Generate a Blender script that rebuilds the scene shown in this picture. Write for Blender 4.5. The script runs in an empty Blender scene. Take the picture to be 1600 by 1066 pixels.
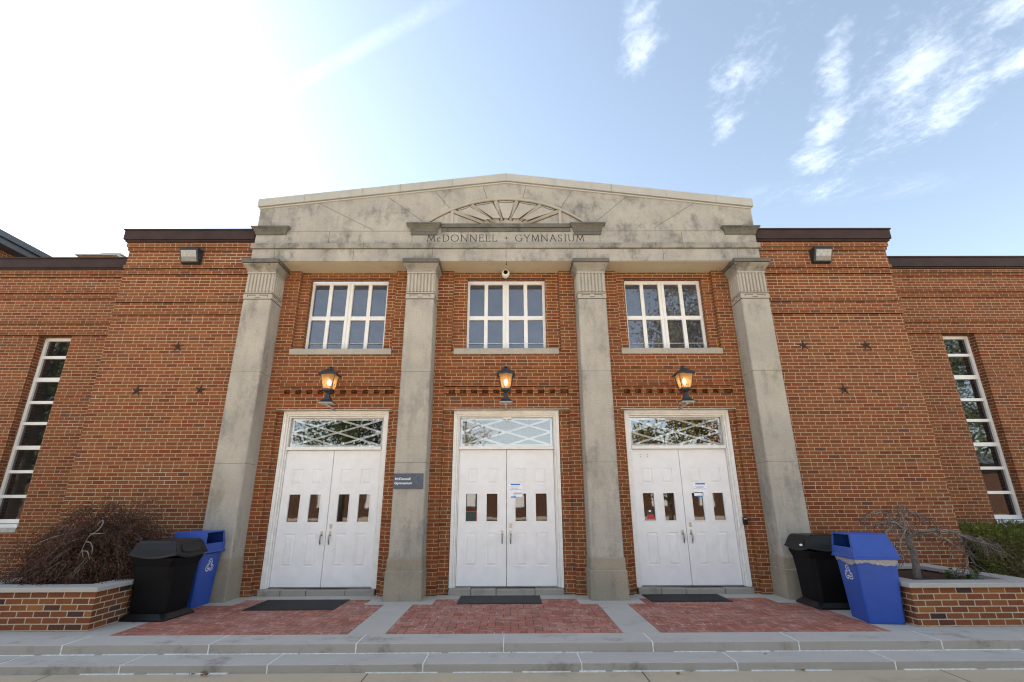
import bpy, bmesh, math, random
from mathutils import Vector, Matrix
R = math.radians
SC = bpy.context.scene
COL = SC.collection
random.seed(7)

# ------------------------------------------------------------------ camera
F_PX, W_PX = 774.2, 1600.0
PITCH, YAW, ROLL = R(18.06), R(0.335), R(-0.238)
EYE = Vector((0.06, 0.0, 1.52))
cam_d = bpy.data.cameras.new('camera')
cam = bpy.data.objects.new('camera', cam_d); COL.objects.link(cam)
fw = Vector((math.sin(YAW)*math.cos(PITCH), math.cos(YAW)*math.cos(PITCH), math.sin(PITCH)))
rt = Vector((math.cos(YAW), -math.sin(YAW), 0)); up = rt.cross(fw)
rt2 = rt*math.cos(ROLL) + up*math.sin(ROLL); up2 = up*math.cos(ROLL) - rt*math.sin(ROLL)
cam.matrix_world = Matrix(((rt2.x, up2.x, -fw.x, EYE.x), (rt2.y, up2.y, -fw.y, EYE.y), (rt2.z, up2.z, -fw.z, EYE.z), (0, 0, 0, 1)))
cam_d.sensor_width = 36.0; cam_d.lens = F_PX/W_PX*36.0
cam_d.clip_start = 0.05; cam_d.clip_end = 5000
SC.camera = cam
SC.cycles.filter_width = 1.15
SC.view_settings.view_transform = 'Standard'; SC.view_settings.look = 'None'
SC.view_settings.exposure = 2.55; SC.view_settings.gamma = 1.0

# ------------------------------------------------------------------ node helpers
class NT:
    def __init__(s, tree): s.t = tree; s.n = tree.nodes; s.l = tree.links
    def new(s, kind, **kw):
        n = s.n.new(kind)
        for k, v in kw.items(): setattr(n, k, v)
        return n
    def put(s, sock, v):
        if isinstance(v, bpy.types.NodeSocket): s.l.new(v, sock)
        elif v is not None: sock.default_value = v
    def m(s, op, a, b=None, c=None, clamp=False):
        n = s.new('ShaderNodeMath', operation=op); n.use_clamp = clamp
        s.put(n.inputs[0], a); s.put(n.inputs[1], b); s.put(n.inputs[2], c)
        return n.outputs[0]
    def mix(s, f, a, b, mode='MIX'):
        n = s.new('ShaderNodeMix', data_type='RGBA', blend_type=mode)
        s.put(n.inputs[0], f); s.put(n.inputs[6], a); s.put(n.inputs[7], b)
        return n.outputs[2]
    def sstep(s, x, lo, hi, a=0.0, b=1.0):
        n = s.new('ShaderNodeMapRange', interpolation_type='SMOOTHSTEP')
        s.put(n.inputs[0], x); s.put(n.inputs[1], lo); s.put(n.inputs[2], hi); s.put(n.inputs[3], a); s.put(n.inputs[4], b)
        return n.outputs[0]
    def noise(s, vec, scale, detail=4, rough=.55, out=0):
        n = s.new('ShaderNodeTexNoise'); s.put(n.inputs['Vector'], vec)
        n.inputs['Scale'].default_value = scale; n.inputs['Detail'].default_value = detail; n.inputs['Roughness'].default_value = rough
        return n.outputs[out]
    def xyz(s, x, y, z):
        n = s.new('ShaderNodeCombineXYZ'); s.put(n.inputs[0], x); s.put(n.inputs[1], y); s.put(n.inputs[2], z); return n.outputs[0]
    def sep(s, v):
        n = s.new('ShaderNodeSeparateXYZ'); s.put(n.inputs[0], v); return n.outputs
    def ramp(s, f, stops, interp='LINEAR'):
        n = s.new('ShaderNodeValToRGB'); n.color_ramp.interpolation = interp; s.put(n.inputs[0], f)
        e = n.color_ramp.elements
        while len(e) < len(stops): e.new(.5)
        for el, (p, c) in zip(e, stops): el.position = p; el.color = c4(c)
        return n.outputs[0]
    def vmul(s, v, t):
        n = s.new('ShaderNodeVectorMath', operation='MULTIPLY'); s.put(n.inputs[0], v); n.inputs[1].default_value = t; return n.outputs[0]
def c4(c): return (c[0], c[1], c[2], 1.0)

# ------------------------------------------------------------------ world: sky and cirrus
FILL_VEIL = .75
SUN_AZ, SUN_EL = R(-60), R(33)          # azimuth from +Y (into the picture) towards +X
world = bpy.data.worlds.new('World'); SC.world = world; world.use_nodes = True
w = NT(world.node_tree)
for n in list(w.n): w.n.remove(n)
sky = w.new('ShaderNodeTexSky'); sky.sky_type = 'NISHITA'; sky.sun_disc = False
sky.sun_elevation = SUN_EL; sky.sun_rotation = SUN_AZ
sky.air_density = 1.0; sky.dust_density = 0.5; sky.ozone_density = 1.3
tc = w.new('ShaderNodeTexCoord').outputs['Generated']
dx, dy, dz = w.sep(tc)
zc = w.m('MAXIMUM', dz, 0.06)
px = w.m('DIVIDE', dx, zc); py = w.m('DIVIDE', dy, zc)
wn = w.noise(w.xyz(px, py, 0.0), 2.2, 3, .5)
pxw = w.m('ADD', px, w.m('MULTIPLY', w.m('SUBTRACT', wn, .5), .12))
def ellipse(cx, cy, rx, ry, tilt=0.0):
    ux = w.m('SUBTRACT', pxw, cx); uy = w.m('SUBTRACT', py, cy)
    ct, st = math.cos(tilt), math.sin(tilt)
    a = w.m('ADD', w.m('MULTIPLY', ux, ct/rx), w.m('MULTIPLY', uy, st/rx))
    b = w.m('SUBTRACT', w.m('MULTIPLY', uy, ct/ry), w.m('MULTIPLY', ux, st/ry))
    r = w.m('SQRT', w.m('ADD', w.m('MULTIPLY', a, a), w.m('MULTIPLY', b, b)))
    return w.sstep(r, 1.55, 0.0)
mask = None
for e in [(.285, .86, .06, .14, -.25), (.565, .95, .075, .075, 0), (.615, 1.125, .05, .11, -.2), (.89, 1.13, .07, .16, -.45), (1.0, .94, .1, .17, -.5),
          (1.17, 1.04, .1, .2, -.5), (1.22, .92, .08, .1, -.4), (.95, 1.27, .08, .11, -.3), (1.12, .77, .16, .08, .0), (.8, .95, .05, .18, -.5)]:
    m_ = ellipse(*e)
    mask = m_ if mask is None else w.m('MAXIMUM', mask, m_)
mask = w.m('MAXIMUM', mask, w.m('MULTIPLY', ellipse(1.06, 1.02, .30, .36, -.4), .62))
mask = w.m('MAXIMUM', mask, w.m('MULTIPLY', ellipse(.60, .95, .10, .24, -.2), .55))
faint = w.m('MULTIPLY', ellipse(1.12, 1.43, .34, .07, -.12), .8)
# an old vapour trail: a soft straight band
ang = math.atan2(.769-1.055, -.14+.668)
ta = w.m('ADD', w.m('MULTIPLY', w.m('SUBTRACT', px, -.40), -math.sin(ang)), w.m('MULTIPLY', w.m('SUBTRACT', py, .912), math.cos(ang)))
tb = w.m('ADD', w.m('MULTIPLY', w.m('SUBTRACT', px, -.40), math.cos(ang)), w.m('MULTIPLY', w.m('SUBTRACT', py, .912), math.sin(ang)))
trail = w.m('MULTIPLY', w.sstep(w.m('ABSOLUTE', ta), .030, .0), w.sstep(w.m('ABSOLUTE', tb), .5, .2))
sa = w.m('ADD', w.m('MULTIPLY', px, .94), w.m('MULTIPLY', py, .34)); sb = w.m('SUBTRACT', w.m('MULTIPLY', py, .94), w.m('MULTIPLY', px, .34))
wz = w.noise(w.xyz(px, py, 5.0), 5.0, 4, .55)
sa = w.m('ADD', sa, w.m('MULTIPLY', w.m('SUBTRACT', wz, .5), .10))
st_v = w.xyz(sa, w.m('MULTIPLY', sb, .45), .3)
n1 = w.noise(st_v, 11.0, 10, .64); n2 = w.noise(w.xyz(sa, sb, 2.0), 34.0, 8, .66)
tex = w.m('ADD', w.m('MULTIPLY', n1, .6), w.m('MULTIPLY', n2, .4))
cl = w.sstep(w.m('ADD', w.m('MULTIPLY', mask, .72), w.m('MULTIPLY', w.m('SUBTRACT', tex, .5), 2.1)), .22, 1.12)
cl2 = w.m('MULTIPLY', faint, w.sstep(tex, .40, .75))
cl3 = w.m('MULTIPLY', trail, w.sstep(tex, .30, .62))
cloud = w.m('MINIMUM', w.m('ADD', w.m('ADD', w.m('MULTIPLY', cl, .82), w.m('MULTIPLY', cl2, .55)), w.m('MULTIPLY', cl3, .22)), .92)
lum = w.new('ShaderNodeRGBToBW'); w.l.new(sky.outputs[0], lum.inputs[0])
skyc = w.mix(.36, sky.outputs[0], lum.outputs[0])
skyc = w.mix(1.0, skyc, (.965, .985, .985, 1), 'MULTIPLY')
up_only = w.sstep(dz, 0.0, .08)
# thin bright cirrus veil added over the unseen sky behind the viewer as fill
fill_veil = w.m('MULTIPLY', w.sstep(dy, .15, -.55), w.sstep(tex, .30, .70, .35, 1.0))
amt = w.m('MULTIPLY', w.m('ADD', cloud, w.m('MULTIPLY', fill_veil, FILL_VEIL)), up_only)
skyc = w.mix(1.0, skyc, (.14, .17, .10, 1), 'ADD')
skyf = w.mix(1.0, skyc, w.mix(amt, (0, 0, 0, 1), (2.3, 2.25, 2.15, 1)), 'ADD')
bg = w.new('ShaderNodeBackground'); w.put(bg.inputs[0], skyf); bg.inputs[1].default_value = 0.062
wo = w.new('ShaderNodeOutputWorld'); w.l.new(bg.outputs[0], wo.inputs[0])

# ------------------------------------------------------------------ sun (behind the building, upper left)
sd = Vector((math.sin(SUN_AZ)*math.cos(SUN_EL), math.cos(SUN_AZ)*math.cos(SUN_EL), math.sin(SUN_EL)))
sl = bpy.data.lights.new('sun', 'SUN'); sl.energy = 5.0; sl.angle = R(.5); sl.color = (1.0, .93, .82)
so = bpy.data.objects.new('sun', sl); COL.objects.link(so); so.rotation_euler = sd.to_track_quat('Z', 'Y').to_euler()
so.location = (-20, 20, 30)

# ------------------------------------------------------------------ materials
def mat(name):
    m = bpy.data.materials.new(name); m.use_nodes = True
    t = NT(m.node_tree)
    for n in list(t.n): t.n.remove(n)
    b = t.new('ShaderNodeBsdfPrincipled'); o = t.new('ShaderNodeOutputMaterial'); t.l.new(b.outputs[0], o.inputs[0])
    t.b = b; t.o = o; t.mat = m
    return t
def bump(t, h, strength=.3, dist=.01):
    n = t.new('ShaderNodeBump'); n.inputs['Strength'].default_value = strength; n.inputs['Distance'].default_value = dist
    t.put(n.inputs['Height'], h); t.l.new(n.outputs[0], t.b.inputs['Normal'])
def wpos(t): return t.new('ShaderNodeNewGeometry').outputs['Position']
def opos(t): return t.new('ShaderNodeTexCoord').outputs['Object']

def uv_by_normal(t):
    g = t.new('ShaderNodeNewGeometry')
    x, y, z = t.sep(g.outputs['Position']); nx, ny, nz = t.sep(g.outputs['True Normal'])
    fx = t.m('GREATER_THAN', t.m('ABSOLUTE', nx), .6); fz = t.m('GREATER_THAN', t.m('ABSOLUTE', nz), .6)
    u = t.m('ADD', t.m('MULTIPLY', x, t.m('SUBTRACT', 1.0, fx)), t.m('MULTIPLY', t.m('ADD', y, .055), fx))
    v = t.m('ADD', t.m('MULTIPLY', z, t.m('SUBTRACT', 1.0, fz)), t.m('MULTIPLY', t.m('ADD', y, 0.02), fz))
    return u, v, g.outputs['Position']

def brick_mat(name, L, p, z0, ramp, mortar, flem_k=1, joint=.0047, dirt=.35, speck=.5):
    t = mat(name); u, v, P = uv_by_normal(t)
    vv = t.m('DIVIDE', t.m('SUBTRACT', v, z0), p)
    wob = t.noise(P, 1.3, 2); vv = t.m('ADD', vv, t.m('MULTIPLY', t.m('SUBTRACT', wob, .5), .12))
    row = t.m('FLOOR', vv); fv = t.m('FRACT', vv)
    wr = t.new('ShaderNodeTexWhiteNoise', noise_dimensions='1D'); t.put(wr.inputs['W'], row)
    jit = t.m('MULTIPLY', wr.outputs[0], .14)
    flem = t.m('COMPARE', t.m('FLOORED_MODULO', row, 6.0), float(flem_k), .5) if flem_k is not None else 0.0
    us = t.m('ADD', t.m('ADD', t.m('DIVIDE', u, L), t.m('MULTIPLY', t.m('FLOORED_MODULO', row, 2.0), .5)), jit)
    cs = t.m('FLOOR', us); fs = t.m('FRACT', us)
    ds = t.m('MULTIPLY', t.m('MINIMUM', fs, t.m('SUBTRACT', 1.0, fs)), L)
    uf = t.m('DIVIDE', us, 1.5); cf = t.m('FLOOR', uf); ff = t.m('MULTIPLY', t.m('FRACT', uf), 1.5)
    df = t.m('MULTIPLY', t.m('MINIMUM', t.m('MINIMUM', ff, t.m('ABSOLUTE', t.m('SUBTRACT', ff, 1.0))), t.m('SUBTRACT', 1.5, ff)), L)
    idf = t.m('ADD', t.m('MULTIPLY', cf, 2.0), t.m('GREATER_THAN', ff, 1.0))
    def lerp(a, b): return t.m('ADD', t.m('MULTIPLY', a, t.m('SUBTRACT', 1.0, flem)), t.m('MULTIPLY', b, flem))
    du = lerp(ds, df); cid = lerp(cs, t.m('ADD', idf, 500.0))
    dv = t.m('MULTIPLY', t.m('MINIMUM', fv, t.m('SUBTRACT', 1.0, fv)), p)
    d = t.m('MINIMUM', du, dv)
    d = t.m('ADD', d, t.m('MULTIPLY', t.m('SUBTRACT', t.noise(P, 55, 3), .5), .004))
    mask = t.sstep(d, joint-.0012, joint+.0014)          # 1 on the brick, 0 in the joint
    wn = t.new('ShaderNodeTexWhiteNoise', noise_dimensions='2D'); t.put(wn.inputs['Vector'], t.xyz(cid, row, 0.0))
    bc = t.ramp(wn.outputs[0], ramp)
    n = t.noise(P, 42, 5, .7); bc = t.mix(t.m('MULTIPLY', t.sstep(n, .35, .75), speck), bc, t.mix(1.0, bc, (.62, .55, .52, 1), 'MULTIPLY'))
    big = t.noise(t.vmul(P, (.6, .6, .8)), 1.1, 5, .6)
    bc = t.mix(t.sstep(big, .3, .75, 0, dirt), bc, t.mix(1.0, bc, (.72, .74, .70, 1), 'MULTIPLY'))
    rs = t.noise(t.vmul(P, (2.6, 2.6, .32)), 1.0, 6, .62); bc = t.mix(t.sstep(rs, .50, .72, 0, .42), bc, t.mix(1.0, bc, (.60, .58, .58, 1), 'MULTIPLY'))
    od = t.new('ShaderNodeTexWhiteNoise', noise_dimensions='2D'); t.put(od.inputs['Vector'], t.xyz(row, cid, 0.0)); bc = t.mix(t.m('MULTIPLY', t.m('GREATER_THAN', od.outputs[0], .965), .55), bc, (.085, .05, .042, 1))
    mc = t.mix(t.noise(P, 9, 4), mortar, (mortar[0]*.72, mortar[1]*.70, mortar[2]*.66, 1))
    mc = t.mix(t.sstep(t.noise(t.vmul(P, (1, 1, 1.6)), .8, 3), .655, .70, 0, .5), mc, (.56, .53, .45, 1))
    t.put(t.b.inputs['Base Color'], t.mix(mask, mc, bc))
    t.b.inputs['Roughness'].default_value = .9; t.b.inputs['Specular IOR Level'].default_value = .25
    h = t.m('ADD', t.m('MULTIPLY', mask, 1.0), t.m('MULTIPLY', n, .35)); bump(t, h, .55, .006)
    return t.mat
WALL_RAMP = [(0, (.15, .055, .03)), (.05, (.19, .064, .030)), (.22, (.215, .082, .038)), (.5, (.245, .088, .038)), (.72, (.23, .098, .048)), (.86, (.29, .105, .042)), (.93, (.25, .065, .028)), (1, (.18, .05, .026))]
WALL_RAMP = [(a, (c[0]*.90, c[1]*.83, c[2]*.70)) for a, c in WALL_RAMP]
PLANT_RAMP = [(0, (.035, .024, .03)), (.07, (.075, .036, .032)), (.2, (.14, .050, .028)), (.5, (.19, .062, .026)), (.72, (.22, .080, .030)), (.88, (.17, .050, .024)), (1, (.27, .11, .038))]
M = {}
M['brick'] = brick_mat('wall_brick', .2145, .0677, .0275, WALL_RAMP, (.47, .37, .25, 1))
M['brick_porch'] = brick_mat('porch_brick', .2145, .0677, .0275, [(a, (c[0]*1.12, c[1]*1.06, c[2]*1.0)) for a, c in WALL_RAMP], (.49, .38, .24, 1), dirt=.2)
M['brick_far'] = brick_mat('far_brick', .2145, .0677, .0275, [(a, (c[0]*.42, c[1]*.45, c[2]*.5)) for a, c in WALL_RAMP], (.16, .13, .10, 1))
M['brick_planter'] = brick_mat('planter_brick', .2135, .0738, .0062, PLANT_RAMP, (.46, .38, .28, 1), flem_k=None, joint=.0068, speck=.35)

def stone_mat(name, base, alt, stain, amt, lo=.52, hi=.74, vert=.45, fine=.35, soot=None):
    t = mat(name); P = wpos(t)
    a = t.noise(P, 1.6, 6, .6); c = t.mix(t.sstep(a, .3, .7), c4(base), c4(alt))
    g = t.noise(P, 34, 6, .7); c = t.mix(t.m('MULTIPLY', t.sstep(g, .35, .7), fine), c, t.mix(1.0, c, (.74, .73, .72, 1), 'MULTIPLY'))
    s1 = t.noise(t.vmul(P, (1, 1, vert)), 2.1, 8, .68); s2 = t.noise(P, 11, 6, .7)
    sm = t.sstep(t.m('ADD', t.m('MULTIPLY', s1, .8), t.m('MULTIPLY', s2, .2)), lo, hi, 0, amt)
    c = t.mix(sm, c, c4(stain))
    sk = t.noise(t.vmul(P, (6, 6, .55)), 1.0, 6, .6); c = t.mix(t.sstep(sk, .52, .72, 0, .30), c, t.mix(1.0, c, (.66, .66, .66, 1), 'MULTIPLY'))
    lt_ = t.noise(P, 7, 5, .7); c = t.mix(t.sstep(lt_, .60, .76, 0, .22), c, (.55, .53, .48, 1))
    y = t.noise(t.vmul(P, (1.4, 1, .7)), 1.3, 5); c = t.mix(t.sstep(y, .58, .75, 0, .28), c, t.mix(1.0, c, (1.05, .93, .72, 1), 'MULTIPLY'))
    t.put(t.b.inputs['Base Color'], c); t.b.inputs['Roughness'].default_value = .88; t.b.inputs['Specular IOR Level'].default_value = .25
    bump(t, t.m('ADD', g, t.m('MULTIPLY', s2, .6)), .25, .006)
    return t.mat
M['stone'] = stone_mat('limestone', (.405, .38, .335), (.315, .30, .272), (.125, .122, .112), .85, .475, .66, .6, .5)
M['stone_col'] = stone_mat('column_limestone', (.425, .392, .338), (.345, .325, .288), (.185, .178, .163), .85, .47, .67, .35, .6)
M['stone_top'] = stone_mat('coping_stone', (.42, .41, .375), (.38, .375, .35), (.26, .25, .23), .4, .55, .8)
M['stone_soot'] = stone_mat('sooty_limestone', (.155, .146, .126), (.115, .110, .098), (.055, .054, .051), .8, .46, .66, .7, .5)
M['stone_band'] = stone_mat('stained_fascia_stone', (.33, .305, .26), (.25, .237, .21), (.085, .083, .077), .9, .455, .64, .8, .5)
M['stone_base'] = stone_mat('plinth_limestone', (.345, .295, .225), (.275, .245, .195), (.15, .14, .12), .6, .48, .72, .8, .5)
M['stone_clean'] = stone_mat('clean_limestone', (.42, .385, .328), (.36, .335, .29), (.22, .20, .17), .55, .54, .76, .5, .5)
M['soffit'] = stone_mat('cream_soffit', (.50, .44, .325), (.45, .40, .31), (.36, .29, .17), .6, .52, .74, 1, .15)  # pale cream, paler than the stone above it
M['joint_shade_dark'] = None

def plain(name, col, rough=.6, metal=0.0, spec=.5, noise_amt=.18, scale=20, bmp=.0, var=None):
    t = mat(name); P = wpos(t)
    n = t.noise(P, scale, 5, .6)
    lo = tuple(x*(1-noise_amt) for x in col); hi = tuple(min(1, x*(1+noise_amt)) for x in col)
    c = t.mix(t.sstep(n, .3, .7), c4(lo), c4(hi))
    if var: c = t.mix(t.sstep(t.noise(P, var[1], 4), .5, .75, 0, var[2]), c, c4(var[0]))
    t.put(t.b.inputs['Base Color'], c); t.b.inputs['Roughness'].default_value = rough; t.b.inputs['Metallic'].default_value = metal
    t.b.inputs['Specular IOR Level'].default_value = spec
    if bmp: bump(t, n, bmp, .004)
    return t.mat
M['joint_shade_dark'] = plain('stone_joint_and_shade', (.10, .085, .065), .95)  # real joints, and the painted shade in the capitals' carving
M['carving_shade_dirt'] = plain('carving_shade_and_dirt', (.045, .041, .036), .95)  # dark tone for both shade and dirt in carved lines
M['white_paint'] = plain('white_paint', (.80, .80, .815), .42, 0, .4, .03, 6, 0, ((.70, .70, .70), 3.1, .4))
M['white_trim'] = plain('white_trim_paint', (.77, .76, .74), .5, 0, .4, .05, 8, 0, ((.60, .57, .50), 5.0, .4))
M['white_alu'] = plain('white_aluminium', (.76, .76, .75), .4, 0, .4, .03, 9)
M['brown_metal'] = plain('dark_brown_fascia', (.040, .024, .021), .55, 0, .18, .15, 3)
M['grey_roof'] = plain('blue_grey_roof_trim', (.075, .085, .10), .5)
M['black_metal'] = plain('black_lantern_metal', (.022, .025, .032), .42, 0, .5, .2, 40)
M['rust_iron'] = plain('rusty_iron', (.058, .033, .024), .75, 0, .3, .3, 60)
M['steel'] = plain('brushed_steel', (.34, .335, .33), .3, 1.0, .5, .05)
M['grey_metal'] = plain('painted_grey_metal', (.40, .39, .37), .5)
M['lintel'] = plain('galvanised_lintel', (.42, .41, .38), .5, 0, .5, .2, 12)
M['rubber'] = plain('black_rubber', (.016, .017, .020), .65, 0, .4, .3, 60, .3)
M['black_plastic'] = plain('black_plastic', (.006, .006, .0075), .42, 0, .3, .15, 30, .05)
M['black_body'] = plain('black_bin_body', (.0045, .0045, .0055), .6, 0, .12, .15, 30, .05)
M['blue_plastic'] = plain('blue_plastic', (.019, .068, .34), .42, 0, .4, .06, 6, 0, ((.018, .050, .20), 2.5, .5))
M['bag_plastic'] = plain('clear_bag', (.29, .285, .30), .35, 0, .5, .25, 40)
M['flood_lens'] = plain('floodlight_lens', (.33, .34, .345), .3)
M['flood_lens_low'] = plain('floodlight_lens_lower', (.20, .195, .185), .4)  # darker grey for the lower part of the lens
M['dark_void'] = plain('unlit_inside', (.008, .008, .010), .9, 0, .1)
M['sign_blue'] = plain('slate_blue_sign', (.050, .068, .105), .4, 0, .5, .04)
M['sign_line'] = plain('pale_emblem_line', (.13, .155, .21), .5)
M['white_letter'] = plain('white_lettering', (.82, .82, .82), .5, 0, .4, .02)
M['paper'] = plain('white_paper', (.86, .88, .95), .8, 0, .2, .02)
M['blue_tape'] = plain('blue_tape', (.03, .20, .62), .6)
M['grey_ink'] = plain('grey_print', (.32, .33, .36), .8)
M['red_decal'] = plain('red_sticker', (.45, .02, .03), .5)
M['green_decal'] = plain('green_sticker', (.008, .032, .028), .5)
M['soil'] = plain('planter_soil', (.055, .032, .022), .95, 0, .2, .4, 30, .6)
M['mulch'] = plain('mulch', (.05, .035, .025), .95, 0, .2, .4, 25, .6)
M['sealant'] = plain('white_sealant', (.68, .68, .66), .8, 0, .3, .2, 25)
M['bark_grey'] = plain('grey_bark', (.15, .132, .118), .85, 0, .2, .3, 40, .5)
M['bark_pale'] = plain('pale_bark', (.20, .172, .150), .8, 0, .2, .3, 40, .5)
M['bark_brown'] = plain('brown_twig', (.085, .055, .045), .85, 0, .2, .3, 40)
M['tree_bark'] = plain('tree_bark', (.07, .055, .042), .9, 0, .2, .3, 12, .5)
M['white_case'] = plain('white_camera_case', (.70, .69, .66), .4)
M['rooftop'] = plain('roof_gravel', (.20, .19, .18), .95)

def concrete(name, a, b, stain, scale=2.2, amt=.5, speck=.3):
    t = mat(name); P = wpos(t)
    c = t.mix(t.noise(P, scale, 6, .65), c4(a), c4(b))
    s = t.noise(P, 1.7, 7, .7); c = t.mix(t.sstep(s, .52, .72, 0, amt), c, c4(stain))
    f = t.noise(P, 90, 3, .7); c = t.mix(t.m('MULTIPLY', t.sstep(f, .4, .7), speck), c, t.mix(1.0, c, (.72, .72, .72, 1), 'MULTIPLY'))
    t.put(t.b.inputs['Base Color'], c); t.b.inputs['Roughness'].default_value = .85; t.b.inputs['Specular IOR Level'].default_value = .3
    bump(t, f, .2, .004); return t.mat
M['pavement'] = concrete('tan_concrete', (.43, .35, .25), (.50, .415, .305), (.26, .22, .17))
M['step'] = concrete('grey_step_stone', (.40, .37, .34), (.50, .465, .43), (.21, .185, .155), 3.0, .85)
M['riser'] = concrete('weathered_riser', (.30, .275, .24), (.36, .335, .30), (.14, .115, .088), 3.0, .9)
M['strip'] = concrete('pale_concrete', (.40, .38, .35), (.47, .45, .415), (.25, .235, .21), 2.5, .55)
M['cap'] = concrete('planter_cap_stone', (.34, .325, .305), (.41, .395, .37), (.20, .19, .18), 3.5, .5)
M['threshold'] = concrete('door_step_stone', (.27, .25, .22), (.36, .34, .30), (.15, .135, .115), 4.0, .8)

def paver_mat():
    t = mat('red_paver'); P = wpos(t); x, y, z = t.sep(P)
    U = .101
    a = t.m('DIVIDE', t.m('ADD', x, .03), U); b = t.m('DIVIDE', y, U)
    i = t.m('FLOOR', a); j = t.m('FLOOR', b); fx = t.m('FRACT', a); fy = t.m('FRACT', b)
    m_ = t.m('FLOORED_MODULO', t.m('SUBTRACT', i, j), 4.0)
    is0 = t.m('COMPARE', m_, 0.0, .4); is1 = t.m('COMPARE', m_, 1.0, .4); is2 = t.m('COMPARE', m_, 2.0, .4); is3 = t.m('COMPARE', m_, 3.0, .4)
    dl = t.m('ADD', fx, t.m('MULTIPLY', is1, 9.0)); dr = t.m('ADD', t.m('SUBTRACT', 1.0, fx), t.m('MULTIPLY', is0, 9.0))
    db = t.m('ADD', fy, t.m('MULTIPLY', is2, 9.0)); dt = t.m('ADD', t.m('SUBTRACT', 1.0, fy), t.m('MULTIPLY', is3, 9.0))
    d = t.m('MULTIPLY', t.m('MINIMUM', t.m('MINIMUM', dl, dr), t.m('MINIMUM', db, dt)), U)
    d = t.m('ADD', d, t.m('MULTIPLY', t.m('SUBTRACT', t.noise(P, 45, 3), .5), .004))
    mask = t.sstep(d, .0030, .0058)
    ii = t.m('SUBTRACT', i, is1); jj = t.m('SUBTRACT', j, is2)
    wn = t.new('ShaderNodeTexWhiteNoise', noise_dimensions='2D'); t.put(wn.inputs['Vector'], t.xyz(ii, jj, 0.0))
    bc = t.ramp(wn.outputs[0], [(0, (.25, .078, .052)), (.3, (.335, .103, .068)), (.7, (.385, .122, .082)), (1, (.43, .155, .108))])
    n = t.noise(P, 30, 5, .7); bc = t.mix(t.m('MULTIPLY', t.sstep(n, .35, .7), .4), bc, t.mix(1.0, bc, (.7, .68, .68, 1), 'MULTIPLY'))
    wh = t.noise(P, 1.6, 6, .7); bc = t.mix(t.sstep(wh, .38, .66, 0, .40), bc, (.41, .265, .215, 1))
    jc = t.mix(t.sstep(t.noise(P, 5.0, 4), .50, .62), (.055, .030, .026, 1), (.55, .49, .46, 1))
    t.put(t.b.inputs['Base Color'], t.mix(mask, jc, bc)); t.b.inputs['Roughness'].default_value = .85
    bump(t, t.m('ADD', mask, t.m('MULTIPLY', n, .3)), .5, .005)
    return t.mat
M['paver'] = paver_mat()

def glass_mat(name, tint, refl, rough=.02):
    # coated pane: dark body, mirror-like coat
    t = mat(name); t.n.remove(t.b)
    d = t.new('ShaderNodeBsdfDiffuse'); d.inputs[0].default_value = c4(tint)
    g = t.new('ShaderNodeBsdfGlossy'); g.inputs['Roughness'].default_value = rough; g.inputs[0].default_value = (.95, .97, 1, 1)
    f = t.new('ShaderNodeFresnel'); f.inputs[0].default_value = 1.5
    P = wpos(t); b = t.new('ShaderNodeBump'); b.inputs['Strength'].default_value = .035; b.inputs['Distance'].default_value = .02
    t.put(b.inputs['Height'], t.noise(P, 2.2, 2)); t.l.new(b.outputs[0], g.inputs['Normal'])
    x = t.new('ShaderNodeMixShader'); t.put(x.inputs[0], t.m('ADD', t.m('MULTIPLY', f.outputs[0], .9), refl, clamp=True))
    t.l.new(d.outputs[0], x.inputs[1]); t.l.new(g.outputs[0], x.inputs[2]); t.l.new(x.outputs[0], t.o.inputs[0])
    return t.mat
M['glass_blue'] = glass_mat('coated_window_glass', (.034, .040, .062), .09)
M['glass_dark'] = glass_mat('dark_window_glass', (.010, .011, .013), .10)
M['glass_door'] = glass_mat('door_pane_glass', (.012, .009, .007), .07)
def clear_glass(name, refl=.0, tint=(.95, .97, .98)):
    t = mat(name); t.n.remove(t.b)
    d = t.new('ShaderNodeBsdfTransparent'); d.inputs[0].default_value = c4(tint)
    g = t.new('ShaderNodeBsdfGlossy'); g.inputs['Roughness'].default_value = .015
    f = t.new('ShaderNodeFresnel'); f.inputs[0].default_value = 1.5
    x = t.new('ShaderNodeMixShader'); t.put(x.inputs[0], t.m('ADD', f.outputs[0], refl, clamp=True))
    t.l.new(d.outputs[0], x.inputs[1]); t.l.new(g.outputs[0], x.inputs[2]); t.l.new(x.outputs[0], t.o.inputs[0])
    return t.mat
M['glass_clear'] = clear_glass('transom_glass', .21)
def amber():
    t = mat('amber_lantern_glass'); t.n.remove(t.b)
    d = t.new('ShaderNodeBsdfTransparent'); d.inputs[0].default_value = (.90, .66, .42, 1)
    g = t.new('ShaderNodeBsdfTranslucent'); g.inputs[0].default_value = (.75, .50, .28, 1)
    q = t.new('ShaderNodeBsdfDiffuse'); q.inputs[0].default_value = (.50, .32, .17, 1)
    x = t.new('ShaderNodeMixShader'); x.inputs[0].default_value = .5; t.l.new(g.outputs[0], x.inputs[1]); t.l.new(q.outputs[0], x.inputs[2])
    y = t.new('ShaderNodeMixShader'); y.inputs[0].default_value = .55; t.l.new(d.outputs[0], y.inputs[1]); t.l.new(x.outputs[0], y.inputs[2])
    t.l.new(y.outputs[0], t.o.inputs[0]); return t.mat
M['amber_glass'] = amber()
def emit(name, col, s):
    t = mat(name); t.n.remove(t.b); e = t.new('ShaderNodeEmission'); e.inputs[0].default_value = c4(col); e.inputs[1].default_value = s
    t.l.new(e.outputs[0], t.o.inputs[0]); return t.mat
M['bulb'] = emit('lit_bulb', (1.0, .72, .38), 6.0)

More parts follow.
